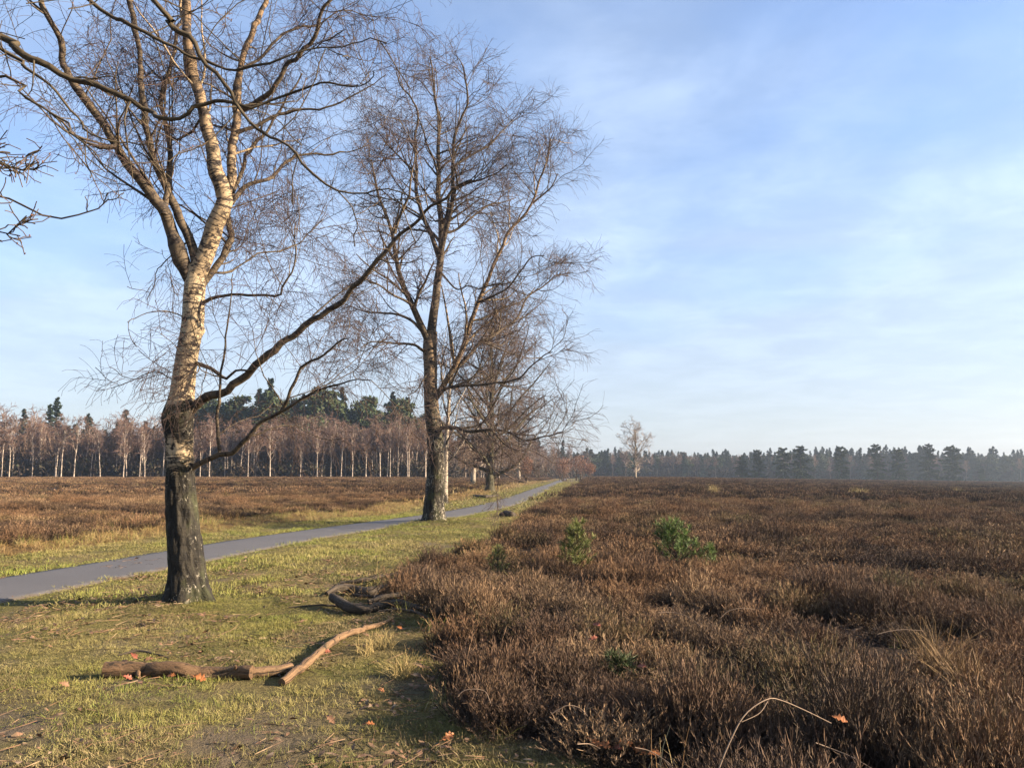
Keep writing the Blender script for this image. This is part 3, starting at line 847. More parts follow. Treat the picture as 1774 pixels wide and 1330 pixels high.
L1 = [  # (pixels, widths, depth offsets, material, twig density)
    ([(341, 478), (349, 452), (362, 415), (377, 383), (389, 345), (380, 308), (367, 268), (357, 237), (351, 197), (343, 158), (332, 110), (328, 59), (322, 0), (312, -120), (318, -260)], (36, 7), (0, -.5), 'birch_leader', .7),
    ([(388, 350), (399, 308), (403, 268), (409, 229), (411, 178), (416, 130), (426, 79), (446, 32), (462, -15), (480, -130), (470, -250)], (19, 6), (-.05, .5), 'birch_leader', .8),
    ([(334, 492), (316, 452), (294, 399), (280, 363), (253, 324), (229, 288), (205, 253), (178, 213), (146, 174), (128, 138), (109, 107), (103, 71), (87, 28), (68, -20), (30, -140)], (26, 6), (0, -1.3), 'birch_limb', 1),
    ([(340, 455), (326, 405), (312, 379), (296, 332), (276, 292), (261, 249), (253, 213), (247, 170), (241, 114), (233, 51), (226, -10), (205, -150)], (18, 6), (-.05, -.7), 'birch_limb', .9),
    ([(284, 372), (290, 316), (290, 257), (286, 197), (284, 166), (292, 130), (302, 95), (308, 51), (316, -10), (330, -140)], (13, 5), (-.3, .6), 'birch_limb', .8),
    ([(346, 500), (366, 472), (388, 438), (397, 410), (398, 379), (400, 347), (414, 308), (430, 272), (452, 243), (470, 218), (495, 170), (520, 130)], (15, 4), (0, .9), 'birch_limb', 1),
    ([(401, 352), (413, 336), (430, 320), (458, 314), (480, 301), (493, 286), (513, 272), (545, 272), (592, 268), (640, 250)], (11, 2.5), (.2, .9), 'birch_limb', 1),
    ([(411, 190), (438, 183), (474, 158), (501, 114), (520, 92), (545, 59), (561, 24), (574, -10), (600, -110)], (14, 5), (.3, -.5), 'birch_limb', 1),
    ([(330, 712), (352, 690), (379, 681), (426, 647), (466, 612), (513, 572), (553, 549), (588, 525), (612, 493), (638, 463), (665, 432), (685, 402), (712, 385), (740, 365), (766, 348), (790, 318), (815, 305)], (20, 4), (0, -1.6), 'birch_limb', .55),
    ([(683, 405), (692, 375), (702, 345), (712, 300), (716, 262)], (7, 2.5), (-1.3, -1.5), 'birch_limb', .8),
    ([(330, 812), (360, 795), (395, 786), (426, 762), (446, 734), (470, 720), (486, 712), (501, 687), (513, 655), (517, 632), (530, 626), (553, 620), (584, 600), (610, 590)], (13, 3), (0, -1.1), 'birch_limb', .8),
    ([(489, 712), (510, 700), (545, 683), (575, 665), (610, 655), (640, 660)], (7, 2), (-.7, -1.2), 'birch_limb', 1),
    ([(381, 783), (377, 760), (373, 725), (376, 690), (381, 660), (385, 624), (390, 570), (395, 520), (400, 470)], (8, 2), (-.25, -.4), 'birch_limb', .7),
    ([(336, 628), (352, 634), (370, 643), (385, 655), (392, 650), (402, 643), (425, 645), (446, 640)], (10, 3), (0, -.5), 'birch_limb', .6),
    ([(345, 532), (362, 519), (395, 513), (440, 511), (478, 511), (490, 490), (505, 470), (514, 445), (513, 387)], (8, 2.5), (0, -.4), 'birch_limb', 1),
    ([(330, 640), (300, 655), (270, 640), (240, 650), (205, 668)], (3.5, 1.5), (0, .3), 'birch_limb', .45),
    ([(335, 560), (310, 545), (280, 538), (250, 545), (215, 565)], (3.5, 1.5), (0, -.4), 'birch_limb', .4),
    ([(324, 420), (300, 440), (270, 470), (255, 520)], (3.5, 1.5), (0, .6), 'birch_limb', .5),
    ([(347, 470), (400, 470), (450, 440), (500, 430), (540, 400), (560, 370)], (5, 1.8), (0, 1.2), 'birch_limb', 1.2),
    ([(205, 253), (170, 255), (120, 225), (80, 190), (40, 170)], (8, 2), (-.7, -1.0), 'birch_limb', 1),
    ([(418, 120), (450, 100), (500, 60), (550, 40), (610, 20), (650, 30)], (8, 2), (.2, .9), 'birch_limb', 1.1),
    ([(351, 200), (330, 230), (300, 240), (255, 200), (200, 150)], (6, 2), (-.2, .8), 'birch_limb', 1.1),
    ([(409, 230), (450, 215), (510, 190), (570, 185), (630, 150), (670, 130)], (9, 2), (.1, .3), 'birch_limb', 1.1),
]
for i, (uv, wd, dd, mt, dens) in enumerate(L1):
    S, R = limb_path((uv, (wd[0] * (.92 if i < 4 else .84), wd[1] * .75), dd), Y1)
    q = np.r_[0, np.cumsum(np.linalg.norm(np.diff(S, axis=0), axis=1))]
    env = np.clip(q / 0.6, 0, 1)[:, None]
    S = S + env * ((np.stack([fbm(q * 2.2 + i * 9, q * 0 + 3 * a_, 3) for a_ in (1, 2, 3)], -1) - .5) * 0.11 + (np.stack([vnoise(q * 7 + i * 4, q * 0 + 5 * a_) for a_ in (1, 2, 3)], -1) - .5) * 0.035)
    R = R * (0.90 + 0.22 * vnoise(q * 5 + i, q * 0 + 7)) * (1 + 0.25 * (vnoise(q * 2.5 + i * 3, q * 0 + 2) > .82))
    mb = MB(); mb.tubes(S, R, 12 if wd[0] > 9 else 7, s0=i * 3.7 if i != 1 else 1.3)
    tw = MB(); rl = np.random.default_rng(300 + i)
    lev = [dict(g) for g in BIRCH_LEV]; lev[0]['per_m'] *= dens
    if i in (15, 16, 17): lev[0].update(lo=.25, hi=.7)
    if i in (8, 10): lev[0]['t0'] = .3
    if i == 0: lev[0]['t0'] = .35
    crown_from(S[None], R[None], mb, tw, rl, lev)
    ob = mb.obj('limb', M[mt], T1)
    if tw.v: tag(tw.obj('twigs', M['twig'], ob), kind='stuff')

# ---- the second birch
Y2 = 25.8
T2 = empty('birch_tree', (*dp(752, 905, Y2)[:2], 0.0), 'tall second birch on the right edge of the path with wide purplish crown', 'tree', 'bare birches beside the path')
build_trunk(T2, [(750, 912, 46), (751, 895, 38), (753, 856, 34), (755, 822, 33), (755, 782, 32), (752, 738, 31), (748, 704, 28), (746, 670, 25), (746, 636, 25), (745, 602, 26), (747, 575, 24)],
            Y2, M['birch_trunk_old'], 48, 0.06, flare=0.5, groove=0.05)
L2 = [
    ([(746, 585), (751, 545), (755, 518), (758, 484), (762, 449), (765, 405), (764, 370), (761, 338), (760, 287), (760, 219), (756, 175), (750, 130), (746, 98)], (22, 3), (0, .4), 'birch_limb', .8),
    ([(763, 440), (769, 415), (777, 382), (783, 348), (783, 287), (786, 240), (800, 208), (812, 175), (810, 140), (804, 112)], (13, 3), (0, -1.5), 'birch_limb', .9),
    ([(760, 445), (752, 420), (746, 402), (733, 375), (722, 340), (719, 310), (722, 270), (721, 236), (724, 205), (714, 172), (697, 148), (690, 125)], (12, 3), (0, 1.5), 'birch_limb', .9),
    ([(746, 600), (737, 580), (722, 548), (712, 524), (699, 494), (690, 460), (683, 420), (672, 380), (650, 330), (640, 280)], (17, 3), (0, -1.5), 'birch_limb', .9),
    ([(735, 578), (712, 555), (682, 545), (641, 541), (618, 532), (600, 520)], (8, 2), (0, 1.5), 'birch_limb', 1),
    ([(740, 612), (729, 605), (716, 597), (685, 595), (645, 589), (625, 600)], (8, 2), (0, -1.2), 'birch_limb', 1),
    ([(716, 530), (700, 520), (679, 511), (655, 495), (638, 487), (610, 470)], (7, 2), (-.8, -2.4), 'birch_limb', 1),
    ([(752, 690), (768, 668), (787, 636), (800, 606), (814, 562), (827, 524), (844, 487), (861, 453), (875, 429), (888, 402), (919, 371), (936, 345), (950, 310), (962, 270), (968, 245)], (14, 3), (0, -1.0), 'birch_leader', .8),
    ([(932, 352), (955, 335), (975, 318), (985, 300)], (5, 2), (-1, -1.4), 'birch_limb', 1),
    ([(775, 652), (805, 625), (830, 595), (855, 582), (875, 568), (899, 551), (922, 514), (949, 497), (980, 480), (1000, 480)], (10, 2.2), (-.2, 1.5), 'birch_limb', 1),
    ([(750, 700), (773, 673), (807, 668), (855, 665), (895, 660), (922, 643), (950, 620), (975, 610)], (9, 2), (0, -2.0), 'birch_limb', 1),
    ([(752, 742), (787, 741), (814, 748), (848, 744), (875, 748), (895, 755), (919, 765), (956, 758), (990, 751)], (10, 2), (0, -2.6), 'birch_limb', .9),
    ([(852, 744), (870, 765), (890, 778), (910, 785)], (5, 2), (-1.2, -1.5), 'birch_limb', .7),
    ([(765, 405), (790, 398), (820, 375), (845, 358), (870, 350), (893, 340)], (7, 2), (.2, 1.5), 'birch_limb', 1),
    ([(783, 330), (810, 318), (840, 308), (865, 298), (880, 285)], (7, 2), (-.8, -2.0), 'birch_limb', 1),
    ([(783, 290), (815, 270), (850, 250), (880, 215), (893, 205)], (7, 2), (-.8, .5), 'birch_limb', 1),
    ([(762, 470), (790, 500), (810, 495), (830, 500), (835, 480)], (5, 1.6), (0, -1.0), 'birch_limb', 1),
    ([(721, 300), (690, 270), (665, 240), (650, 215)], (6, 2), (.8, 2.2), 'birch_limb', 1),
    ([(748, 640), (735, 655), (720, 680), (705, 690)], (4, 1.6), (0, -.8), 'birch_limb', 1),
    ([(827, 524), (850, 515), (880, 500), (905, 470), (935, 445), (960, 440)], (6, 2), (-.4, -2), 'birch_limb', 1),
]
LEV2 = [
    dict(per_m=4.5, t0=.12, ang=(28, 65), lo=1.2, hi=3.2, n=7, wander=.15, bend=(0, 0, .06), k=4, ratio=.5, end=.35, minr=.009, taper=.5),
    dict(per_m=4.2, t0=.12, ang=(28, 70), lo=.6, hi=1.6, n=5, wander=.16, bend=(0, 0, .0), k=3, ratio=.55, end=.45, minr=.0065, taper=.4),
    dict(per_m=12.5, t0=.05, ang=(22, 70), lo=.22, hi=.85, n=4, wander=.18, bend=(0, 0, -.15), k=3, ratio=.6, end=.7, minr=.0032, taper=.3),
]
for i, (uv, wd, dd, mt, dens) in enumerate(L2):
    uv = [(750 + (u - 750) * (1 - .07 * min(1, max(0, (u - 850) / 120))), v) for u, v in uv]
    S, R = limb_path((uv, wd, dd), Y2, None)
    S[1:] += (np.stack([fbm(S[1:, 2] * .9 + i * 9, S[1:, 0] * .9, 3), fbm(S[1:, 2] * .9 + i * 5, S[1:, 0] * .9 + 9, 3), fbm(S[1:, 0] * .9 + i, S[1:, 2] + 3, 3)], -1) - .5) * 0.35 * np.linspace(0, 1, len(S) - 1)[:, None]
    mb = MB(); mb.tubes(S, R * .78, 8, s0=i * 2.3 + 1)
    tw = MB(); rl = np.random.default_rng(500 + i)
    lev = [dict(g) for g in LEV2]; lev[0]['per_m'] *= dens
    crown_from(S[None], R[None], mb, tw, rl, lev)
    ob = mb.obj('limb', M[mt], T2)
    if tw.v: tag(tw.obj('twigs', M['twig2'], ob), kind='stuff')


# ---- other bare trees, grown from a leader
def bare_tree(root_loc, h, r0, label, seed, lean=(0, 0), fork=0.25, spread=0.42, nl=9, thick=1.0, trunk_mat='birch_pale', twig='twig2', name='birch_tree',
              group='bare birches beside the path', dens=1.0, droop=-.08, levels=3, mesh_only=False, split_h=None, ks=(8, 5, 3), rise=0.12):
    rng = np.random.default_rng(seed)
    loc = np.array(root_loc, float)
    n = 22
    z = np.linspace(0, 1, n + 1)
    c = np.stack([lean[0] * z ** 1.5 * h + (fbm(z * 3 + seed, z * 0 + 2, 2) - .5) * 0.05 * h * z, lean[1] * z ** 1.5 * h + (fbm(z * 3 + seed + 9, z * 0 + 5, 2) - .5) * 0.05 * h * z, z * h * 0.93 - 0.15], -1)
    R = r0 * (1 - 0.93 * z) ** 0.85 * (1 + 0.55 * np.exp(-z * h / 0.35)) + 0.008 * thick
    tr = MB(); tr.tubes(c, R, ks[0])
    cr = MB()
    # main limbs
    t = fork + (0.95 - fork) * (np.arange(nl) + rng.random(nl)) / nl
    i = np.minimum((t * n).astype(int), n - 1)
    st = c[i]; a = np.arange(nl) * 2.4 + rng.random(nl)
    prof = np.sin(np.clip((t - fork * .4) / (1.04 - fork * .4), 0, 1) * math.pi) ** 0.7
    L = h * spread * (0.45 + 0.75 * prof) * (0.8 + 0.4 * rng.random(nl))
    el = np.radians(25 + 40 * t + rng.normal(0, 8, nl))
    d = np.stack([np.cos(a) * np.cos(el), np.sin(a) * np.cos(el), np.sin(el)], -1)
    LP = grow(st, d, L, 9, 0.13, np.array([0, 0, rise]), rng)
    LR = np.maximum(taper_r(R[i] * 0.55, 9, .25), .008 * thick)
    (tr if levels > 2 else cr).tubes(LP, LR, ks[1])
    P0 = np.concatenate([LP]); R0 = np.concatenate([LR])
    lead = c[None, int(n * max(fork, .3)):]; leadR = R[None, int(n * max(fork, .3)):]
    lv = [dict(per_m=1.7 * dens, t0=.12, ang=(28, 68), lo=.10 * h, hi=.24 * h, n=6, wander=.15, bend=(0, 0, .05), k=3, ratio=.5, end=.4, minr=.009 * thick, taper=.5, split=0),
          dict(per_m=2.3 * dens, t0=.1, ang=(28, 70), lo=.05 * h, hi=.12 * h, n=4, wander=.16, bend=(0, 0, droop * .3), k=3, ratio=.55, end=.5, minr=.0075 * thick, taper=.4, split=0),
          dict(per_m=3.2 * dens, t0=.05, ang=(22, 65), lo=.03 * h, hi=.08 * h, n=3, wander=.14, bend=(0, 0, droop), k=3, ratio=.6, end=.7, minr=.0055 * thick, taper=.3, split=0)][:levels]
    for (Pq, Rq) in ((P0, R0), (lead, leadR)):
        crown_from(Pq, Rq, cr, cr, rng, lv)
    if mesh_only: return tr.mesh('trunk', M[trunk_mat]), cr.mesh('crown', M[twig])
    for mbx in (tr, cr): mbx.v = [v + loc for v in mbx.v]
    e = empty(name, loc, label, 'tree', group)
    tr.obj('trunk', M[trunk_mat], e); cr.obj('crown', M[twig], e)
    return e


def gp(u, y, dz=0.0):
    """ground point at bearing of pixel column u and distance y"""
    x = (u - 887.0) / F * y / CP * 1.0
    return np.array([x, y, float(terrain(np.array([x]), np.array([y]))[0]) + dz])


bare_tree(gp(772, 41), 8.6, 0.16, 'slim whitish birch trunk close behind the second birch', 11, fork=.3, spread=.34, nl=12, dens=1.2, lean=(0.03, 0), thick=1.3)
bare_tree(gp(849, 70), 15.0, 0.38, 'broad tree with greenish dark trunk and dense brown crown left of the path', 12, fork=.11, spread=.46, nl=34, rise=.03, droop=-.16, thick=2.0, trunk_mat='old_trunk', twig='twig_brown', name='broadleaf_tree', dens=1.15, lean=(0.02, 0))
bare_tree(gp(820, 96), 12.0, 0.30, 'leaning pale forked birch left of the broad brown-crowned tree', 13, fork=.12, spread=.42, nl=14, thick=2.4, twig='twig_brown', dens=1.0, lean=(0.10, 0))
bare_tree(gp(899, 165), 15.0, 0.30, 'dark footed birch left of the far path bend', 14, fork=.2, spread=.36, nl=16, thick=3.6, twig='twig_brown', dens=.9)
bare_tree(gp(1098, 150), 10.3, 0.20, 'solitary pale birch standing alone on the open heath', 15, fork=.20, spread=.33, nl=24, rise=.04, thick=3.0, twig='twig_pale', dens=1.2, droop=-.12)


# young oaks that kept their withered leaves
def leafy_oak(loc, h, wd, label, seed):
    rng = np.random.default_rng(seed); loc = np.array(loc)
    e = empty('young_oak', loc, label, 'tree', 'young oaks with withered leaves near the path end')
    tr = MB(); n = 14
    st = np.zeros((n, 3)); st[:, :2] = rng.normal(0, wd * .12, (n, 2))
    d = rand_dir(n, .05, .6, rng)
    P = grow(st, d, np.full(n, h * .8) * (0.7 + .4 * rng.random(n)), 6, .12, np.array([0, 0, .08]), rng)
    tr.tubes(P, taper_r(np.full(n, .07), 6, .3), 4)
    lf = MB(); m = 1500
    q = rng.normal(0, 1, (m, 3)); q = unit(q) * rng.random((m, 1)) ** (1 / 2.2)
    lump = 0.75 + 0.5 * fbm(q[:, 0] * 2 + 5, q[:, 1] * 2 + q[:, 2] * 3, 2)
    c = q * lump[:, None] * np.array([wd * .5, wd * .5, h * .36]) + np.array([0, 0, h * .62])
    sz = .16 + .14 * rng.random(m)
    a = unit(rng.normal(0, 1, (m, 3))); b = unit(np.cross(a, rng.normal(0, 1, (m, 3))))
    V = np.stack([c - a * sz[:, None] * .5, c + b * sz[:, None] * .3, c + a * sz[:, None] * .5, c - b * sz[:, None] * .3], 1)
    lf.add(V, np.arange(m * 4).reshape(m, 4))
    for mbx in (tr, lf): mbx.v = [v + loc for v in mbx.v]
    tr.obj('trunk', M['dark_trunk'], e); lf.obj('crown', M['oakleaf_tree'], e, smooth=False)


leafy_oak(gp(912, 150), 5.0, 2.6, 'small russet-leaved oak left of the far path bend', 31)
leafy_oak(gp(975, 190), 6.0, 4.4, 'russet-leaved oak just beyond the end of the path', 32)
leafy_oak(gp(1003, 195), 6.6, 5.6, 'widest russet-leaved oak right of the path end', 33)
leafy_oak(gp(1020, 210), 4.6, 3.4, 'low russet-leaved oak at the right end of its group', 34)


# ------------------------------------------------------------------ woods
def conifer(seed, h, rad, bare, kind='spruce', tri=0.75, n=4200, prof=0.75):
    rng = np.random.default_rng(seed)
    tr = MB(); z = np.linspace(0, 1, 9)
    c = np.stack([(fbm(z * 2 + seed, z * 0, 2) - .5) * .03 * h, z * 0, z * h * .97 - .1], -1)
    tr.tubes(c, .22 * (1.02 - z) + .03, 6)
    cr = MB()
    if kind == 'spruce':
        nb = int(h * 7)
        t = bare + (1 - bare) * (np.arange(nb) + rng.random(nb)) / nb
        L = rad * (1.02 - t) ** prof / (1 - bare) ** prof * (0.65 + .5 * rng.random(nb)) * (0.9 + .25 * np.sin(t * 40 + seed))
        a = rng.random(nb) * 6.283; el = np.radians(-18 + 45 * t + rng.normal(0, 6, nb))
        d = np.stack([np.cos(a) * np.cos(el), np.sin(a) * np.cos(el), np.sin(el)], -1)
        st = np.stack([t * 0, t * 0, t * h], -1)
        k = max(3, int(n / nb)); f = rng.random((nb, k)) ** .7
        p = st[:, None] + d[:, None] * (L[:, None] * f)[..., None]
        p[..., 2] -= (f ** 2) * L[:, None] * .12
        p = p.reshape(-1, 3); dd = np.repeat(d, k, 0)
    else:
        ncl = 26; q = unit(rng.normal(0, 1, (ncl, 3))) * rng.random((ncl, 1)) ** .4
        cc = q * np.array([rad, rad, h * (1 - bare) * .5]) + np.array([0, 0, h * (1 + bare) * .5])
        cc[:, :2] *= (0.55 + 0.6 * (1 - (cc[:, 2:3] / h)))
        k = n // ncl; s = unit(rng.normal(0, 1, (ncl, k, 3))) * rng.random((ncl, k, 1)) ** .5
        p = (cc[:, None] + s * np.array([rad * .48, rad * .48, rad * .26])).reshape(-1, 3)
        dd = unit(rng.normal(0, 1, p.shape) + np.array([0, 0, .5]))
        b0 = np.stack([cc[:, 0] * .1, cc[:, 1] * .1, cc[:, 2] * .8], -1)
        tr.tubes(np.stack([b0, cc], 1), np.full((ncl, 2), .05), 3)
    m = len(p); sz = tri * (0.55 + .7 * rng.random(m))
    a = unit(dd + rng.normal(0, .45, (m, 3))); b = unit(np.cross(a, rng.normal(0, 1, (m, 3)) + np.array([0, 0, 1.2])))
    V = np.stack([p - a * sz[:, None] * .3, p + b * sz[:, None] * .34, p + a * sz[:, None] * .75, p - b * sz[:, None] * .34], 1)
    cr.add(V, np.arange(m * 4).reshape(m, 4))
    return tr.mesh('trunk', M['dark_trunk']), cr.mesh('crown', M['pine' if kind == 'pine' else 'spruce'], smooth=False)


V_BIRCH = [bare_tree((0, 0, 0), h, .10, '', 600 + i, fork=f, spread=s, nl=nl, thick=4.2, trunk_mat='wood_birch', twig='twig_wood', dens=.82, levels=3, mesh_only=True, ks=(5, 3, 3), lean=(ln, 0), rise=.2)
           for i, (h, f, s, nl, ln) in enumerate([(13.5, .42, .21, 10, .01), (14.5, .52, .18, 9, .05), (12.5, .36, .23, 10, -.06), (13.0, .56, .18, 8, .0), (11.5, .28, .28, 10, .14), (14.0, .48, .19, 9, -.03), (12.0, .46, .20, 9, -.11)])]
V_SPRUCE = [conifer(700 + i, h, r, b, 'spruce') for i, (h, r, b) in enumerate([(20, 4.2, .06), (22, 4.0, .10), (18, 4.6, .04), (21, 3.6, .12), (16, 4.2, .02)])]
V_BUSHY = [conifer(740 + i, h, r, b, 'spruce', .85, 7500, .34) for i, (h, r, b) in enumerate([(13, 4.6, .03), (12, 5.0, .02), (15, 4.4, .05)])]
for a_, b_ in V_BUSHY: b_.materials[0] = M['pine']
V_PINE = [conifer(720 + i, h, r, b, 'pine', .7, 4600) for i, (h, r, b) in enumerate([(19, 4.2, .30), (17, 4.6, .22), (20, 3.8, .38), (15, 5.0, .10)])]


def plant(name, meshes, loc, sc, rz, label, group, sz=None):
    e = bpy.data.objects.new(name, None); COL.objects.link(e)
    e.location = [float(c) for c in loc]; e.rotation_euler = (0, 0, rz); e.scale = (sc, sc, sz or sc)
    tag(e, label, 'tree', group)
    for nm, me in zip(('trunk', 'crown'), meshes):
        o = bpy.data.objects.new(nm, me); COL.objects.link(o); o.parent = e
    return e


rw = np.random.default_rng(77)
M['grey_trunk'] = material('grey_bare_tree_bark', lambda t: t.mix(t.noise(t.vmul(t.attr('bk').outputs['Vector'], (2, 2, 1)), 2.0, 3.0), (0.10, 0.08, 0.065), (0.22, 0.18, 0.15)), 0.9)
V_BARE = []
for a_, b_ in V_BIRCH:
    a_ = a_.copy(); a_.materials[0] = M['grey_trunk']; V_BARE.append((a_, b_))
ONES = ['', 'first', 'second', 'third', 'fourth', 'fifth', 'sixth', 'seventh', 'eighth', 'ninth', 'tenth', 'eleventh', 'twelfth', 'thirteenth', 'fourteenth', 'fifteenth', 'sixteenth', 'seventeenth', 'eighteenth', 'nineteenth']
TENS = {20: 'twent', 30: 'thirt', 40: 'fort', 50: 'fift', 60: 'sixt', 70: 'sevent', 80: 'eight', 90: 'ninet', 100: 'one-hundred-', 110: 'one-hundred-and-ten'}


def ordinal(n):
    if n < 20: return ONES[n]
    if n >= 100: return 'hundred-and-' + ordinal(n - 100) if n > 100 else 'hundredth'
    a, b = n // 10 * 10, n % 10
    return TENS[a] + ('ieth' if b == 0 else 'y-' + ONES[b])


SEEN = {}


def nth(text, u, tail='from the left'):
    """each call with the same text comes in order from left to right; trees outside the frame stay unnumbered"""
    if u < 4 or u > 1770: return text + ', beyond the picture border'
    SEEN[text] = SEEN.get(text, 0) + 1
    return text + ', ' + ordinal(SEEN[text]) + ' ' + tail




def edge_y(u):
    return float(np.interp(u, [-300, 0, 300, 740, 860, 960, 1060], [150, 160, 165, 178, 215, 300, 400]))


def zone_left(u):
    return ('in the woodland edge left of the near birch' if u < 300 else 'in the woodland edge between the two big birches' if u < 745 else 'in the woodland edge right of the second birch')


# slender birches of the left wood, the front rows whose trunks can be told apart
us = np.r_[np.sort(rw.uniform(-60, 300, 70)), np.sort(rw.uniform(300, 745, 150)), np.sort(rw.uniform(745, 985, 54))]
for u in us:
    y = edge_y(u) + 2 + 22 * rw.random() ** 1.3
    k = rw.integers(0, len(V_BIRCH)); p = gp(u, y)
    plant('birch_tree', V_BIRCH[k], p, (0.76 + .36 * rw.random()) * (0.95 if 300 < u < 745 else 1.0), rw.random() * 6.28, nth('slender pale birch ' + zone_left(u), u), 'birches of the left wood')
# conifers behind them
for u in np.r_[np.sort(rw.uniform(-130, 300, 34)), np.sort(rw.uniform(300, 420, 10))]:
    y = edge_y(u) + rw.uniform(26, 70); p = gp(u, y)
    plant('spruce_tree', V_SPRUCE[rw.integers(0, 5)], p, .70 + .20 * rw.random(), rw.random() * 6.28, nth('dark spruce top behind the birches left of the near birch' if u < 300 else 'dark spruce rising behind the near birch', u), 'conifers of the left wood')
for u in np.sort(rw.uniform(340, 750, 66)):
    y = edge_y(u) + rw.uniform(24, 60); p = gp(u, y)
    hs = float(np.interp(u, [370, 430, 520, 600, 680, 745], [1.08, 1.14, 1.18, 1.16, 1.12, 1.0]))
    v, nm = ((V_PINE[rw.integers(0, 4)], 'pine_tree') if rw.random() < .86 else (V_SPRUCE[rw.integers(0, 5)], 'spruce_tree'))
    plant(nm, v, p, hs * (.92 + .16 * rw.random()), rw.random() * 6.28, nth(('broad green pine' if nm == 'pine_tree' else 'pointed dark spruce') + ' in the tall stand between the big birches', u), 'conifers of the left wood')
for u in np.sort(rw.uniform(745, 1000, 26)):
    y = edge_y(u) + rw.uniform(25, 70); p = gp(u, y)
    plant('spruce_tree', V_SPRUCE[rw.integers(0, 5)], p, .62 + .2 * rw.random(), rw.random() * 6.28, nth('dark spruce behind the wood right of the second birch', u), 'conifers of the left wood')

# the hazy wood on the right
front = [(1281, 330, 'pine', .62, 'low dark pine standing left in front of the hazy wood'), (1309, 330, 'pine', .62, 'low dark pine right of its twin in front of the hazy wood'),
         (1352, 330, 'pine', .84, 'broad dark conifer in front of the hazy wood'), (1381, 325, 'pine', .82, 'greenish pine right of the broad dark conifer'),
         (1450, 335, 'spruce', .72, 'narrow dark conifer standing free before the hazy wood'), (1512, 335, 'spruce', .78, 'dark conifer with a bare shrub on its right'),
         (1548, 340, 'pine', .80, 'dark rounded pine right of the bare shrub'), (1600, 345, 'pine', .82, 'dark pine left of the tall greenish pine'),
         (1640, 345, 'pine', .92, 'tall greenish pine near the right end of the hazy wood'), (1690, 350, 'pine', .36, 'low dark bush-like pine at the right wood edge'), (1772, 330, 'pine', .3, 'small dark pine at the right border')]
for u, y, kd, sc, lab in front:
    v = V_BUSHY[rw.integers(0, 3)]
    plant('pine_tree', v, gp(u, y - 45), sc * 1.12, rw.random() * 6.28, lab, 'conifers before the right wood')
for u in np.sort(rw.uniform(1000, 1900, 150)):
    y = 400 + rw.uniform(0, 90); p = gp(u, y)
    hs = float(np.interp(u, [1000, 1100, 1330, 1365, 1500, 1700, 1800, 1900], [.92, .92, .95, 1.06, 1.06, 1.04, .95, .95]))
    plant('spruce_tree', V_SPRUCE[rw.integers(0, 5)], p, hs * (.70 + .12 * rw.random()), rw.random() * 6.28,
          nth('hazy skyline spruce ' + ('left of the low twin pines' if u < 1270 else 'behind the dark free-standing pines' if u < 1660 else 'near the right border'), u), 'skyline spruces of the right wood')
for u in np.sort(rw.uniform(1010, 1860, 36)):
    y = 375 + rw.uniform(0, 25); p = gp(u, y)
    plant('bare_tree', V_BARE[rw.integers(0, 7)], p, .72 + .25 * rw.random(), rw.random() * 6.28, nth('hazy bare tree in the edge of the right wood', u), 'bare trees of the right wood')

# undergrowth of the woods: dense shrubs nobody could count
def shrub(seed, n, w_, h_, wd):
    rng = np.random.default_rng(seed); mb = MB()
    st = np.zeros((n, 3)); st[:, :2] = rng.normal(0, w_ * .3, (n, 2))
    P = grow(st, rand_dir(n, .05, .8, rng), h_ * (.5 + .6 * rng.random(n)), 3, .2, np.array([0, 0, .05]), rng)
    mb.ribbons(P, np.full((n, 4), wd) * np.linspace(1, .6, 4), unit(rng.normal(0, 1, (n, 3))))
    m = n * 2; q = rng.random((m, 3)) * 2 - 1
    c = P[rng.integers(0, n, m), rng.integers(1, 4, m)] + q * .35
    a = unit(rng.normal(0, 1, (m, 3))); Q = np.stack([c - a * .22, c, c + a * .22], 1)
    mb.ribbons(Q, np.full((m, 3), wd * 1.6), unit(np.cross(a, rng.normal(0, 1, (m, 3)))))
    return mb


M['shrub'] = material('undergrowth', instancer_fn((0.030, 0.023, 0.017), (0.042, 0.033, 0.024), (0.060, 0.042, 0.030), (0.044, 0.038, 0.025), (0.045, 0.062, 0.024), (0.10, 0.066, 0.05), (0.13, 0.09, 0.06)), .9)
M['thicket'] = material('thicket_branches', instancer_fn((0.06, 0.045, 0.036), (0.08, 0.06, 0.045), (0.155, 0.098, 0.075), (0.115, 0.075, 0.058), (0.05, 0.065, 0.03), (0.10, 0.07, 0.06), (0.2, 0.14, 0.1)), .9)
SHR = make_protos('undergrowth', M['shrub'], [shrub(800 + i, 110, 2.2, 3.4, .16) for i in range(4)])
pu = np.r_[rw.uniform(-200, 1000, 1500), rw.uniform(1000, 1950, 1100)]
pts = []
for u in pu:
    y = (edge_y(u) + 6 + 50 * rw.random()) if u < 1000 else 388 + 60 * rw.random()
    pts.append(gp(u, y))
pts = np.array(pts); n = len(pts)
sc = .7 + .6 * rw.random(n)
scatter('undergrowth', 'dark undergrowth filling the woods behind the trunks', SHR, pts, np.stack([sc * 1.2, sc * 1.2, sc * np.where(pu < 1000, 1.0, 1.3)], -1), np.stack([rw.random(n) * .6, rw.random(n) ** 2, rw.random(n) ** 3], -1), 4, rw, .05)

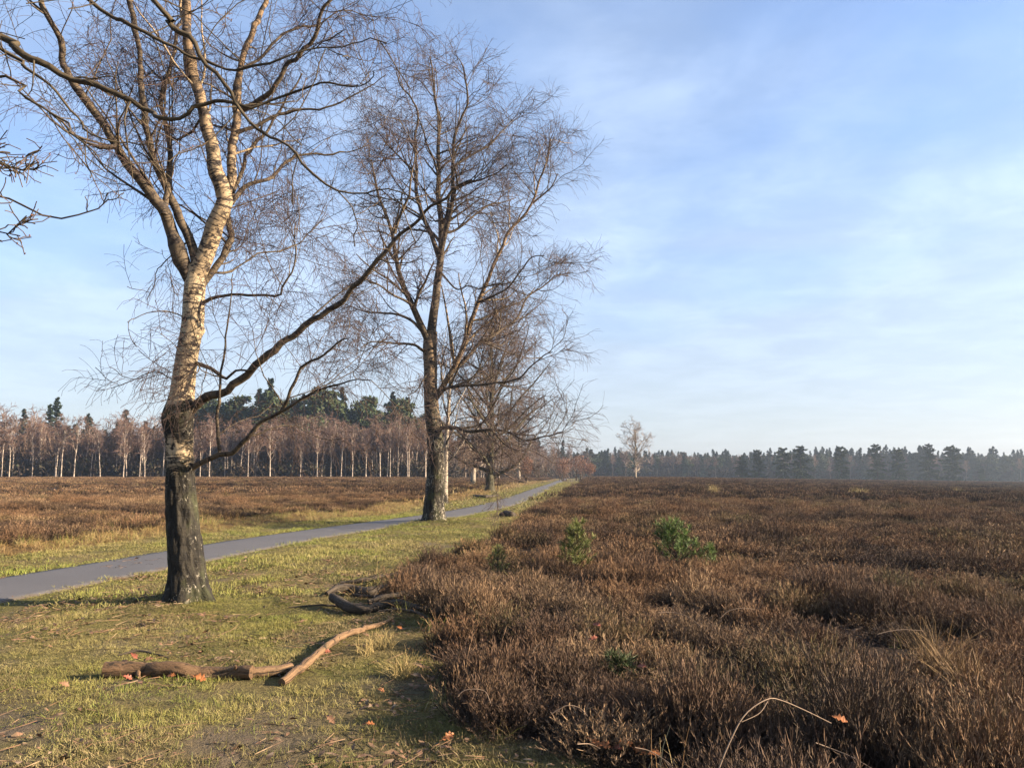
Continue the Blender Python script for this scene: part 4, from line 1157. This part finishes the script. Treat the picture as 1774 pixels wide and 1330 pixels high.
TH = make_protos('thicket', M['thicket'], [shrub(820 + i, 240, 3.4, 9.0, .13) for i in range(4)])
pu = np.r_[rw.uniform(-220, 1000, 800), rw.uniform(1000, 1980, 800)]
pts = np.array([gp(u, (edge_y(u) + 12 + 60 * rw.random()) if u < 1000 else 400 + 70 * rw.random()) for u in pu]); n = len(pts)
sc = (.75 + .45 * rw.random(n)) * np.where(pu < 1000, 1.0, 1.15)
scatter('thicket', 'mass of bare brown branches deep inside the woods', TH, pts, np.stack([sc, sc, sc], -1), np.stack([rw.random(n) * .7, rw.random(n) ** 3 * .5, rw.random(n) ** 3], -1), 4, rw, .05)

# the inside of the woods: conifers standing so close behind each other that they read as one dark mass
wm = bpy.data.collections.new('wood_mass')
for k_, (a_, b_) in enumerate(V_SPRUCE + V_PINE[:2]): wm.objects.link(bpy.data.objects.new(f'wood_mass_{k_:02d}', b_))
pu = np.r_[rw.uniform(-240, 1010, 260), rw.uniform(990, 2000, 560)]
pts = np.array([gp(u, (edge_y(u) + 40 + 50 * rw.random()) if u < 1000 else 384 + 90 * rw.random()) for u in pu]); n = len(pts)
sc = np.where(pu < 1000, np.where((pu > 380) & (pu < 740), .84, .58), np.interp(pu, [1000, 1340, 1400, 1720, 1850], [.64, .66, .76, .76, .70])) * (.92 + .12 * rw.random(n))
scatter('woodland', 'dark mass of conifers filling the depth of the woods', wm, pts, np.stack([sc * 1.25, sc * 1.25, sc], -1), np.zeros((n, 3)), 7, rw, .02)

# ------------------------------------------------------------------ overhanging oak: stands left of the frame, boughs reach in
OAK = empty('oak_tree', (-7.2, 4.6, 0), 'oak whose bare budded boughs hang in from the upper left', 'tree')
ob_tr = MB()
tz = np.linspace(0, 1, 30)
oc = np.stack([-7.2 + .25 * np.sin(tz * 3), 4.6 + .2 * tz, tz * 7.5 - .1], -1)
ob_tr.tubes(oc, .30 * (1 - .75 * tz) + .14 * np.exp(-tz * 14), 20)
ob_tr.obj('trunk', M['oak_bark'], OAK)


def oak_bough(world0, spec, wd, seed, lev, twig_t0=.1, buds=True):
    """world0: attachment point(s) outside the frame, spec: list of (u, v, distance)"""
    P = np.array([*world0] + [list(dp(u, v, y)) for u, v, y in spec])
    ln = np.linalg.norm(np.diff(P, axis=0), axis=1).sum()
    n = int(ln / .07); S = spline(P, n)
    R = (wd[0] + (wd[1] - wd[0]) * np.linspace(0, 1, n + 1) ** .8) / 2
    rng = np.random.default_rng(seed)
    S[1:-1] += (np.stack([fbm(np.arange(n - 1) * .22 + seed, np.zeros(n - 1) + k * 3, 3) for k in range(3)], -1) - .5) * .13
    R = R * (.85 + .3 * vnoise(np.arange(n + 1) * .5 + seed, np.zeros(n + 1)))
    mb = MB(); mb.tubes(S, R, 10)
    tw = MB(); crown_from(S[None], R[None], mb, tw, rng, lev)
    o = mb.obj('bough', M['oak_bark'], OAK)
    if tw.v:
        tag(tw.obj('twigs', M['twig_oak'], o), kind='stuff')
        # buds at shoot tips: little spindles
        bd = MB(); tips = []
        for v, f in zip(tw.v, tw.f):
            pass
        allv = np.vstack(tw.v)
        pick = allv[rng.random(len(allv)) < .05]
        if len(pick):
            d = unit(rng.normal(0, 1, pick.shape) + np.array([.3, 0, .6])) * .011
            bd.tubes(np.stack([pick, pick + d * .5, pick + d], 1), np.tile([.0018, .0035, .0008], (len(pick), 1)), 4)
            tag(bd.obj('buds', M['bud'], o), kind='stuff')


OAK_LEV = [
    dict(per_m=3.6, t0=.30, ang=(35, 75), lo=.35, hi=1.0, n=7, wander=.20, bend=(0, 0, .03), k=5, ratio=.45, end=.4, minr=.0038, taper=.4),
    dict(per_m=6.5, t0=.2, ang=(35, 75), lo=.12, hi=.40, n=4, wander=.22, bend=(0, 0, .05), k=4, ratio=.6, end=.55, minr=.0025, taper=.3),
    dict(per_m=9, t0=.45, ang=(30, 70), lo=.04, hi=.13, n=2, wander=.22, bend=(0, 0, .06), k=3, ratio=.8, end=.7, minr=.0022, taper=.2),
]
oak_bough([(-7.1, 4.6, 5.0), (-5.2, 4.9, 5.3)], [(0, 59, 5.2), (24, 83, 5.2), (51, 103, 5.2), (99, 122, 5.2), (134, 138, 5.2), (178, 158, 5.2), (221, 178, 5.2), (253, 193, 5.2), (284, 201, 5.1), (316, 201, 5.1), (343, 189, 5.1), (379, 182, 5.1), (434, 180, 5.0), (474, 162, 5.0), (509, 154, 5.0), (560, 142, 4.9), (620, 148, 4.9)], (.12, .010), 901, OAK_LEV)
oak_bough([(-7.15, 4.6, 4.4), (-5.0, 4.9, 4.8)], [(0, 130, 4.7), (24, 162, 4.7), (59, 186, 4.7), (103, 209, 4.7), (140, 235, 4.6), (175, 262, 4.6), (205, 300, 4.6)], (.07, .007), 902, OAK_LEV)
oak_bough([(-7.1, 4.65, 4.75), (-5.8, 4.9, 5.05), (-4.6, 5.0, 4.9)], [(8, 85, 5.3), (36, 118, 5.3), (79, 150, 5.3), (114, 189, 5.4), (138, 213, 5.4), (174, 233, 5.4), (235, 248, 5.5), (300, 262, 5.5)], (.075, .008), 903, OAK_LEV)
oak_bough([(-7.0, 4.7, 6.6), (-5.2, 4.6, 7.0), (-3.6, 4.5, 5.9)], [(272, -6, 4.4), (296, 32, 4.4), (316, 51, 4.4), (340, 71, 4.4), (359, 107, 4.4), (379, 130, 4.4), (399, 162, 4.4), (426, 189, 4.4), (454, 217, 4.4), (482, 245, 4.4), (517, 272, 4.4), (541, 304, 4.4), (588, 330, 4.4), (647, 336, 4.4), (699, 343, 4.4), (725, 350, 4.4)], (.13, .006), 904, OAK_LEV)
oak_bough([(-7.0, 4.7, 6.3), (-5.4, 4.6, 6.3), (-3.9, 4.8, 5.6)], [(160, -10, 4.9), (205, 32, 4.9), (240, 52, 4.9), (290, 75, 4.9), (345, 92, 4.9), (400, 115, 4.9), (460, 112, 4.8), (520, 85, 4.8), (600, 70, 4.8), (670, 75, 4.8)], (.08, .008), 905, OAK_LEV)
oak_bough([(-7.1, 4.6, 3.9), (-5.2, 4.4, 4.05), (-3.4, 3.6, 3.25)], [(-60, 330, 3.1), (0, 343, 3.1), (39, 351, 3.1), (95, 375, 3.1), (130, 367, 3.1), (165, 355, 3.1), (188, 345, 3.1)], (.062, .005), 906,
          [dict(OAK_LEV[1], per_m=14.0, t0=.89, ratio=.7, lo=.05, hi=.16), dict(OAK_LEV[2], per_m=22, t0=.2)])
oak_bough([(-7.1, 4.6, 3.5), (-5.0, 4.3, 3.8), (-3.3, 3.5, 3.3)], [(-70, 250, 3.0), (-20, 268, 3.0), (14, 285, 3.0), (38, 290, 3.0), (60, 280, 3.0)], (.055, .006), 907,
          [dict(OAK_LEV[1], per_m=110, t0=.945, ratio=.7, lo=.05, hi=.16), dict(OAK_LEV[2], per_m=36, t0=.2)])
oak_bough([(-7.1, 4.6, 3.1), (-4.9, 4.3, 3.25), (-3.2, 3.4, 2.9)], [(-70, 365, 3.0), (-20, 383, 3.0), (10, 388, 3.0), (30, 382, 3.0), (46, 374, 3.0)], (.045, .005), 908,
          [dict(OAK_LEV[1], per_m=60, t0=.945, ratio=.7, lo=.05, hi=.12), dict(OAK_LEV[2], per_m=30)])

# ------------------------------------------------------------------ logs and dead branches
def ground_line(uv, zoff):
    P = []
    for i, (u, v) in enumerate(uv):
        p = at(u, v, zoff[i] if hasattr(zoff, '__len__') else zoff)
        p[2] = float(terrain(p[0:1], p[1:2])[0]) + (zoff[i] if hasattr(zoff, '__len__') else zoff)
        P.append(p)
    return np.array(P)


def log_mesh(P, R, k, seed, amp=.12, n=None):
    ln = np.linalg.norm(np.diff(P, axis=0), axis=1).sum()
    n = n or max(16, int(ln / .03))
    S = spline(np.hstack([P, np.asarray(R)[:, None]]), n)
    q = np.linspace(0, ln, n + 1)
    S[:, :3] += (np.stack([fbm(q * 7 + seed, q * 0 + 1.5 * a_, 3) for a_ in (1, 2, 3)], -1) - .5) * .045 * min(1.0, max(R) / .04)
    S[:, 3] *= .88 + .26 * fbm(q * 9 + seed * 3, q * 0 + 8, 3)
    mb = MB(); mb.tubes(S[:, :3], np.maximum(S[:, 3], .003), k, cap=True)
    V, B = mb.v[0], mb.b[0]
    c = np.repeat(S[:, :3], k, 0); d = V - c
    th = np.arctan2(B[:, 1], B[:, 0])
    f = 1 + amp * 2 * (fbm(np.cos(th) * 1.6 + seed, np.sin(th) * 1.6 + B[:, 2] * 5, 3) - .5) + amp * .8 * (fbm(np.cos(th) * 5 + seed, np.sin(th) * 5 + B[:, 2] * 2, 2) - .5)
    mb.v[0] = c + d * f[:, None]
    for q in range(1, len(mb.v)):                 # caps follow the displaced end rings
        ring = mb.v[0][:k] if q == 1 else mb.v[0][-k:]
        mb.v[q] = np.vstack([ring, ring.mean(0)])
    return mb


def twig_stub(mb, p, d, L, r, rng, k=5):
    P = grow(np.array([p]), np.array([d]), np.array([L]), 4, .12, np.array([0, 0, 0.0]), rng)
    mb.tubes(P, taper_r(np.array([r]), 4, .5), k, cap=True)


rlog = np.random.default_rng(55)
P = ground_line([(181, 1168), (240, 1165), (300, 1166), (360, 1165), (400, 1166), (436, 1168)], .055)
mb = log_mesh(P, [.058, .057, .056, .054, .051, .046], 28, 3, .15)
lg = empty('log', P[0] * [1, 1, 0], 'thick brown weathered log lying on the grass at lower left', 'log')
body = mb.obj('stem', M['log'], lg)
kb = MB(); twig_stub(kb, P[1] + [0.02, -.04, -.01], [.3, -.8, -.35], .10, .022, rlog); kb.obj('knot_stub', M['log_pale'], lg)
kb = MB(); twig_stub(kb, P[4] + [0.03, -.02, .02], [.5, -.5, .4], .06, .018, rlog); kb.obj('knot_stub', M['log'], lg)
P = ground_line([(428, 1169), (460, 1166), (485, 1163), (503, 1158)], .045)
lg = empty('log', P[0] * [1, 1, 0], 'short orange-brown log piece between the thick log and the curved branch', 'log')
log_mesh(P, [.040, .044, .042, .036], 16, 8, .2).obj('stem', M['log_pale'], lg)
kb = MB(); twig_stub(kb, P[2], [.2, -.6, -.5], .09, .018, rlog); kb.obj('knot_stub', M['log_dark'], lg)
P = ground_line([(488, 1182), (506, 1172), (530, 1150), (560, 1126), (590, 1108), (620, 1098), (655, 1085), (684, 1077)], [.035, .04, .05, .06, .06, .055, .05, .05])
lg = empty('fallen_branch', P[0] * [1, 1, 0], 'curved barkless pale brown branch leading from the log to the heather', 'branch')
log_mesh(P, [.030, .034, .034, .032, .030, .027, .021, .010], 14, 5, .10).obj('stem', M['log_pale'], lg)


def dead_branch(uv, z, radii, label, seed, ntw, mat='log_dark', name='dead_branch'):
    P = ground_line(uv, z); e = empty(name, P[0] * [1, 1, 0], label, 'branch')
    mb = log_mesh(P, radii, 14, seed, .28); mb.obj('stem', M[mat], e)
    if ntw:
        rng = np.random.default_rng(seed)
        S = spline(P, 20)[None]; R = np.full((1, 21), max(radii) * .6)
        st, d, L, r = spawn(S, R, ntw, .2, (30, 70), .25, .6, rng, .4)
        if len(st):
            d[:, 2] = np.abs(d[:, 2]) * .4
            t = MB(); t.tubes(grow(st, d, L, 5, .2, np.array([0, 0, -.03]), rng), np.maximum(taper_r(r * .7, 5, .3), .003), 4); tag(t.obj('twigs', M[mat], e), kind='stuff')


dead_branch([(566, 1028), (588, 1020), (612, 1020), (640, 1026), (668, 1018), (700, 1010), (735, 1000)], [.06, .08, .07, .06, .08, .10, .14], [.030, .058, .064, .058, .052, .046, .036], 'dark crooked dead branch at the heather edge, the farther one', 61, 6.0)
dead_branch([(576, 1037), (592, 1046), (610, 1056), (640, 1058), (668, 1053), (700, 1055), (745, 1066)], [.11, .085, .06, .055, .06, .06, .05], [.058, .056, .052, .050, .046, .042, .028], 'dark dead branch with sawn end at the heather edge, the nearer one', 62, 5.0)
dead_branch([(612, 1030), (650, 1034), (690, 1036), (740, 1030)], [.04, .06, .08, .10], [.018, .022, .02, .012], 'thin dark stick between the two dead branches', 63, 1.5)
dead_branch([(590, 1012), (625, 1008), (660, 1000), (700, 996)], [.03, .06, .09, .12], [.022, .034, .032, .018], 'crooked brown stick behind the farther dark branch', 68, 6.0)
dead_branch([(640, 1046), (672, 1040), (705, 1028), (728, 1012)], [.08, .10, .14, .20], [.034, .032, .026, .014], 'dark forked branch rising from the nearer dead branch into the heather', 69, 8.0)
dead_branch([(655, 1066), (690, 1064), (725, 1072), (750, 1082)], [.03, .04, .05, .04], [.012, .018, .015, .008], 'thin dark stick in front of the nearer dead branch', 70, 6.0)
dead_branch([(500, 1052), (540, 1050), (575, 1050), (600, 1055)], [.012, .018, .02, .02], [.006, .010, .012, .010], 'thin stick lying left of the sawn dead branch', 64, 0)
dead_branch([(866, 893), (876, 890), (886, 893), (893, 894)], [.06, .12, .10, .04], [.07, .10, .11, .05], 'small dark brown log on the grass right of the second birch', 65, 3.0, 'log_dark', 'log')
dead_branch([(820, 858), (840, 860), (862, 858)], [.10, .16, .10], [.06, .10, .06], 'heap of dead wood at the foot of the broad brown-crowned tree', 66, 4.0, 'log_dark', 'dead_branch')
dead_branch([(205, 1134), (240, 1128), (275, 1133), (300, 1140)], [.012, .02, .015, .012], [.006, .010, .009, .004], 'thin dark twig lying behind the thick log', 67, 4)

# ------------------------------------------------------------------ pine saplings, tussocks, stems, leaves
def sapling(root, h, wd, label, seed, mat, lean=(0, 0), n_whorl=6, group='young pines in the heather', nl=.075, per=46):
    rng = np.random.default_rng(seed); root = np.array(root, float)
    e = empty('pine_sapling', root, label, 'young pine', group)
    st = MB(); z = np.linspace(0, 1, 10)
    c = np.stack([lean[0] * z * h, lean[1] * z * h, z * h], -1)
    st.tubes(c, .016 * (1 - .7 * z), 6)
    sh = [c[-3:]]
    P = []
    for q in range(n_whorl):
        t = .22 + .74 * q / n_whorl
        m = 5; a = rng.random() * 6 + np.arange(m) * 6.283 / m + rng.normal(0, .2, m)
        b0 = np.stack([np.interp(t, z, c[:, i]) * np.ones(m) for i in range(3)], -1)
        L = wd * .5 * (1.08 - t) ** .7 * (.75 + .5 * rng.random(m)) + .06
        el = np.radians(22 + 30 * t)
        d = np.stack([np.cos(a) * np.cos(el), np.sin(a) * np.cos(el), np.full(m, np.sin(el))], -1)
        P.append(grow(b0, d, L, 5, .07, np.array([0, 0, .12]), rng))
    P = np.concatenate(P); st.tubes(P, taper_r(np.full(len(P), .007), 5, .5), 4)
    s2, d2, L2_, r2 = spawn(P, np.full(P.shape[:2], .005), 7.0, .3, (35, 55), .06, .20, rng, .7, .4, .25)
    P2 = grow(s2, d2, L2_, 5, .06, np.array([0, 0, .08]), rng); st.tubes(P2, taper_r(np.full(len(P2), .004), 5, .6), 3)
    lead = spline(c[-4:], 5)[None]
    A = np.concatenate([P, P2, lead])
    nd = MB(); k = per
    N = len(A)
    f = (.25 + .75 * rng.random((N, k))) * 5; i = np.minimum(f.astype(int), 4); ff = (f - i)[..., None]
    ar = np.arange(N)[:, None]
    b = (A[ar, i] * (1 - ff) + A[ar, i + 1] * ff).reshape(-1, 3); tn = unit((A[ar, i + 1] - A[ar, i]).reshape(-1, 3))
    q = unit(np.cross(tn, rng.normal(0, 1, tn.shape))); d = unit(tn * .75 + q * .8 + np.array([0, 0, .12]))
    ln = nl * (.6 + .6 * rng.random(len(b)))
    Q = np.stack([b, b + d * (ln * .5)[:, None], b + d * ln[:, None]], 1)
    nd.ribbons(Q, np.tile([.0042, .0042, .0014], (len(b), 1)), unit(np.cross(d, rng.normal(0, 1, d.shape))))
    for mbx in (st, nd): mbx.v = [v + root for v in mbx.v]
    st.obj('stem', M['dark_trunk'], e); tag(nd.obj('needles', M[mat], e, smooth=False), kind='stuff')


def rootp(u, v, dz=0.0):
    p = at(u, v); p[2] = float(terrain(p[0:1], p[1:2])[0]) + dz
    return p


sapling(rootp(1178, 1000), .74, 1.0, 'bushy bright green pine sapling rising above the heather', 41, 'sapling', (-.18, 0), 8)
sapling(rootp(1000, 1012), .80, .70, 'yellowish green pine sapling left of the bushy one', 42, 'sapling_y', (-.05, 0), 8, per=46)
sapling(rootp(862, 1010), .55, .26, 'tiny slender yellowish pine at the edge of the grass', 43, 'sapling_y', (0, 0), 4, per=18)
sapling(rootp(1075, 1200), .26, .16, 'small low green seedling in the near heather', 44, 'pine', (0, 0), 3, per=30)
sapling(rootp(1228, 1000), .46, .30, 'small green seedling at the right foot of the bushy sapling', 45, 'sapling', (0, 0), 4, per=26)


def tussock(root, n, h, rad, label, seed, mat='tussock', wd=.004, lean=.55, lx=0.0):
    mb = grass_tuft(seed, n, rad, h * .55, h, wd, lean, .35, 4)
    for v in mb.v: v[:, 0] += lx * np.maximum(v[:, 2], 0) / h * h
    mb.v = [v + np.array(root) for v in mb.v]
    o = mb.mesh('grass_tussock', M[mat], smooth=False)
    ob = link('grass_tussock', o); ob.location = (0, 0, 0)
    me = ob.data
    from mathutils import Matrix, Vector
    r = Vector([float(c) for c in root]); me.transform(Matrix.Translation(-r)); ob.location = r
    tag(ob, label, 'grass', 'grass tussocks')


tussock(rootp(1690, 1215), 100, .66, .10, 'tall golden grass tussock in the heather near the right border', 71, wd=.0045, lx=-.35)
tussock(rootp(1610, 1180), 160, .62, .12, 'thin leaning straw tussock left of the golden one', 72, wd=.004, lx=.25)
tussock(rootp(1236, 858), 130, .85, .35, 'pale straw tussock far out on the heath, the left one', 73, 'tussock_pale', .03)
tussock(rootp(1488, 858), 170, .85, .55, 'pale straw tussock far out on the heath, the right one', 74, 'tussock_pale', .03)
tussock(rootp(660, 1130), 150, .24, .12, 'pale straw tuft under the tip of the curved branch', 75, 'tussock_pale', .004, .8)
tussock(rootp(695, 1175), 180, .26, .10, 'yellow straw tuft between the curved branch and the heather', 76, 'tussock_pale', .004, .8)
tussock(rootp(632, 1140), 90, .18, .09, 'small straw tuft beside the curved branch', 77, 'tussock_pale', .004, .8)
tussock(rootp(1660, 852), 120, .7, .4, 'flat pale tussock near the far right heath edge', 78, 'tussock_pale', .03)


def stem(uvz, r, label, seed, mat='stem_dry'):
    P = np.array([dp(u, v, y) for u, v, y in uvz])
    S = spline(P, 24); rng = np.random.default_rng(seed)
    mb = MB(); mb.tubes(S, r * np.linspace(1, .5, 25), 5)
    ob = mb.obj('dry_stem', M[mat])
    tag(ob, label, 'stem', 'dry arching stems in the heather')


stem([(1240, 1345, 3.45), (1262, 1290, 3.5), (1290, 1238, 3.55), (1328, 1211, 3.6), (1352, 1212, 3.65), (1395, 1230, 3.7), (1440, 1252, 3.75)], .0036, 'long pale dry stem arching over the lower heather', 81)
stem([(1330, 1214, 3.6), (1315, 1235, 3.57), (1285, 1250, 3.53)], .0025, 'short pale side stem below the long arching stem', 82)
stem([(793, 1206, 4.9), (803, 1196, 4.9), (822, 1193, 4.9), (840, 1197, 4.9), (848, 1212, 4.85), (852, 1222, 4.8)], .0035, 'small pale arched stem at the left edge of the heather', 83)
stem([(955, 1236, 4.5), (968, 1228, 4.5), (985, 1221, 4.5), (1005, 1226, 4.5), (1018, 1240, 4.45)], .0035, 'small pale arched stem over a dark gap in the heather', 84)
stem([(1413, 1286, 3.9), (1440, 1296, 3.9), (1475, 1310, 3.85), (1510, 1330, 3.8)], .0035, 'pale dry stem sloping to the bottom border', 85)
stem([(1248, 1070, 7.2), (1262, 1058, 7.2), (1285, 1053, 7.2), (1308, 1055, 7.2)], .0045, 'short pale arc amid the heather below the bushy sapling', 86)
stem([(1140, 1061, 7.2), (1170, 1061, 7.2), (1195, 1070, 7.1), (1216, 1086, 7.0)], .0045, 'pale arc amid the heather left of the short arc', 87)
stem([(1520, 1098, 6.2), (1540, 1093, 6.2), (1565, 1090, 6.2), (1600, 1092, 6.2)], .004, 'pale stem left of the golden tussock', 88)
stem([(922, 1132, 5.9), (930, 1118, 5.9), (945, 1110, 5.9)], .004, 'short pale hooked stem at the heather edge', 89)
stem([(1000, 1288, 3.9), (1022, 1288, 3.95), (1040, 1296, 3.95)], .003, 'pale twig beside the orange leaves at the bottom', 90)
stem([(1100, 1294, 3.9), (1125, 1300, 3.9), (1155, 1318, 3.85), (1165, 1330, 3.8)], .003, 'pale twig right of the orange leaves at the bottom', 91)
stem([(1745, 1200, 4.8), (1760, 1230, 4.7), (1775, 1275, 4.6)], .003, 'dry stem at the right border', 92)


def leaf_mesh(seed, mat):
    rng = np.random.default_rng(seed)
    m = 15; t = np.linspace(0, 1, m)
    w_ = .30 * np.sin(np.clip(t, 0, 1) * math.pi) ** .7 * (.72 + .38 * np.cos(t * 6.283 * 3.5 + math.pi)) * (.6 + .7 * t) + .008
    cur = rng.normal(0, .12); V = []; 
    for i in range(m):
        zc = .10 * math.sin(t[i] * 3.1 + rng.random()) + cur * (t[i] - .5) ** 2
        for s_ in (-1, -.45, 0, .45, 1):
            V.append([t[i] - .5, s_ * w_[i], zc + .25 * (abs(s_) ** 1.6) * w_[i] * (1 + .5 * math.sin(i * 2.1 + s_))])
    V = np.array(V); idx = np.arange(m * 5).reshape(m, 5)
    Q = np.stack([idx[:-1, :-1], idx[1:, :-1], idx[1:, 1:], idx[:-1, 1:]], -1).reshape(-1, 4)
    mb = MB(); mb.add(V, Q)
    mb.tubes(np.array([[-.5, 0, .02], [-.60, .01, .03], [-.70, .03, .02]]), np.array([.012, .010, .012]), 4)
    return mb.mesh('fallen_leaf', M[mat], smooth=True)


LEAF = {m: [leaf_mesh(i + 7 * j, m) for i in range(3)] for j, m in enumerate(('leaf', 'leaf_red', 'leaf_brown'))}
leaves = [(345, 1190, 'leaf', .11, 'large bright orange oak leaf leaning on the front of the thick log', 0),
          (296, 1188, 'leaf', .08, 'small orange oak leaf at the front of the thick log, left of the large one', 0),
          (220, 1192, 'leaf_red', .08, 'reddish leaf below the left end of the thick log', 0), (232, 1146, 'leaf_red', .085, 'pinkish leaf behind the thick log', 0),
          (256, 1152, 'leaf_brown', .08, 'brown leaf right of the pinkish leaf behind the log', 0), (776, 1294, 'leaf', .09, 'orange oak leaf on the grass near the bottom left of the heather', 0),
          (640, 1266, 'leaf', .07, 'small orange leaf upright in the grass at the bottom', 0), (572, 1256, 'leaf_brown', .09, 'brown leaf lying in the grass at the bottom', 0),
          (660, 1210, 'leaf', .06, 'small pale orange leaf in the grass left of the heather', 0), (566, 1140, 'leaf_red', .07, 'rusty leaf at the foot of the curved branch', 0),
          (692, 1100, 'leaf', .065, 'orange leaf by the tip of the curved branch', 0), (1034, 1094, 'leaf_red', .085, 'red leaf caught in the heather tops', .36), (1028, 1118, 'leaf_red', .07, 'small red leaf just below the red one in the heather', .33),
          (1456, 1268, 'leaf', .075, 'bright orange leaf caught high in the near heather at right', .40), (1030, 1312, 'leaf', .085, 'orange leaf at the bottom border, leftmost of the leaf cluster', .05),
          (1046, 1316, 'leaf', .10, 'yellow-orange leaf at the bottom border beside the leftmost of the cluster', .06), (1084, 1312, 'leaf', .10, 'upright orange leaf in the leaf cluster at the bottom', .06), (1068, 1322, 'leaf_red', .085, 'red-brown leaf in the middle of the bottom leaf cluster', .04),
          (1108, 1322, 'leaf', .09, 'orange leaf right of the upright one in the bottom cluster', .05), (1135, 1326, 'leaf', .085, 'orange leaf at the right end of the bottom leaf cluster', .05), (625, 1040, 'leaf', .09, 'orange leaf between the two dark dead branches', .02),
          (838, 1126, 'leaf', .06, 'tiny pale orange leaf at the left edge of the heather', .15), (1112, 1165, 'leaf_red', .07, 'rust leaf beside the small seedling in the near heather', .3), (110, 1205, 'leaf_brown', .08, 'brown leaf on the grass left of the log', 0)]
for i, (u, v, mt, sz, lab, dz) in enumerate(leaves):
    p = at(u, v, dz); g = float(terrain(p[0:1], p[1:2])[0])
    o = bpy.data.objects.new('fallen_leaf', LEAF[mt][i % 3]); COL.objects.link(o)
    o.location = (float(p[0]), float(p[1]), g + dz + .045)
    rr = np.random.default_rng(i + 5)
    o.rotation_euler = (float(rr.uniform(.3, 1.0)), float(rr.uniform(-.5, .5)), float(rr.uniform(-.9, .9)))
    o.scale = (sz * .95,) * 3
    tag(o, lab, 'leaf', 'fallen oak leaves')

# ------------------------------------------------------------------ haze over the heath
hz = MB()
x0, x1, y0, y1, z0, z1 = -700, 900, -60, 700, -4.5, 32
hz.add([[x0, y0, z0], [x1, y0, z0], [x1, y1, z0], [x0, y1, z0], [x0, y0, z1], [x1, y0, z1], [x1, y1, z1], [x0, y1, z1]],
       [[0, 3, 2, 1], [4, 5, 6, 7], [0, 1, 5, 4], [1, 2, 6, 5], [2, 3, 7, 6], [3, 0, 4, 7]])
hm = bpy.data.materials.new('haze'); hm.use_nodes = True
ht = NT(hm.node_tree); ho = ht.n('ShaderNodeOutputMaterial')
pv = ht.n('ShaderNodeVolumePrincipled', {'Color': (0.66, 0.80, 1.0, 1), 'Density': 0.00031, 'Anisotropy': 0.5})
pv.inputs['Density Attribute'].default_value = ''
ht.t.links.new(pv.outputs[0], ho.inputs['Volume'])
tag(hz.obj('haze', hm, smooth=False), 'thin pale haze over the heath', kind='stuff')
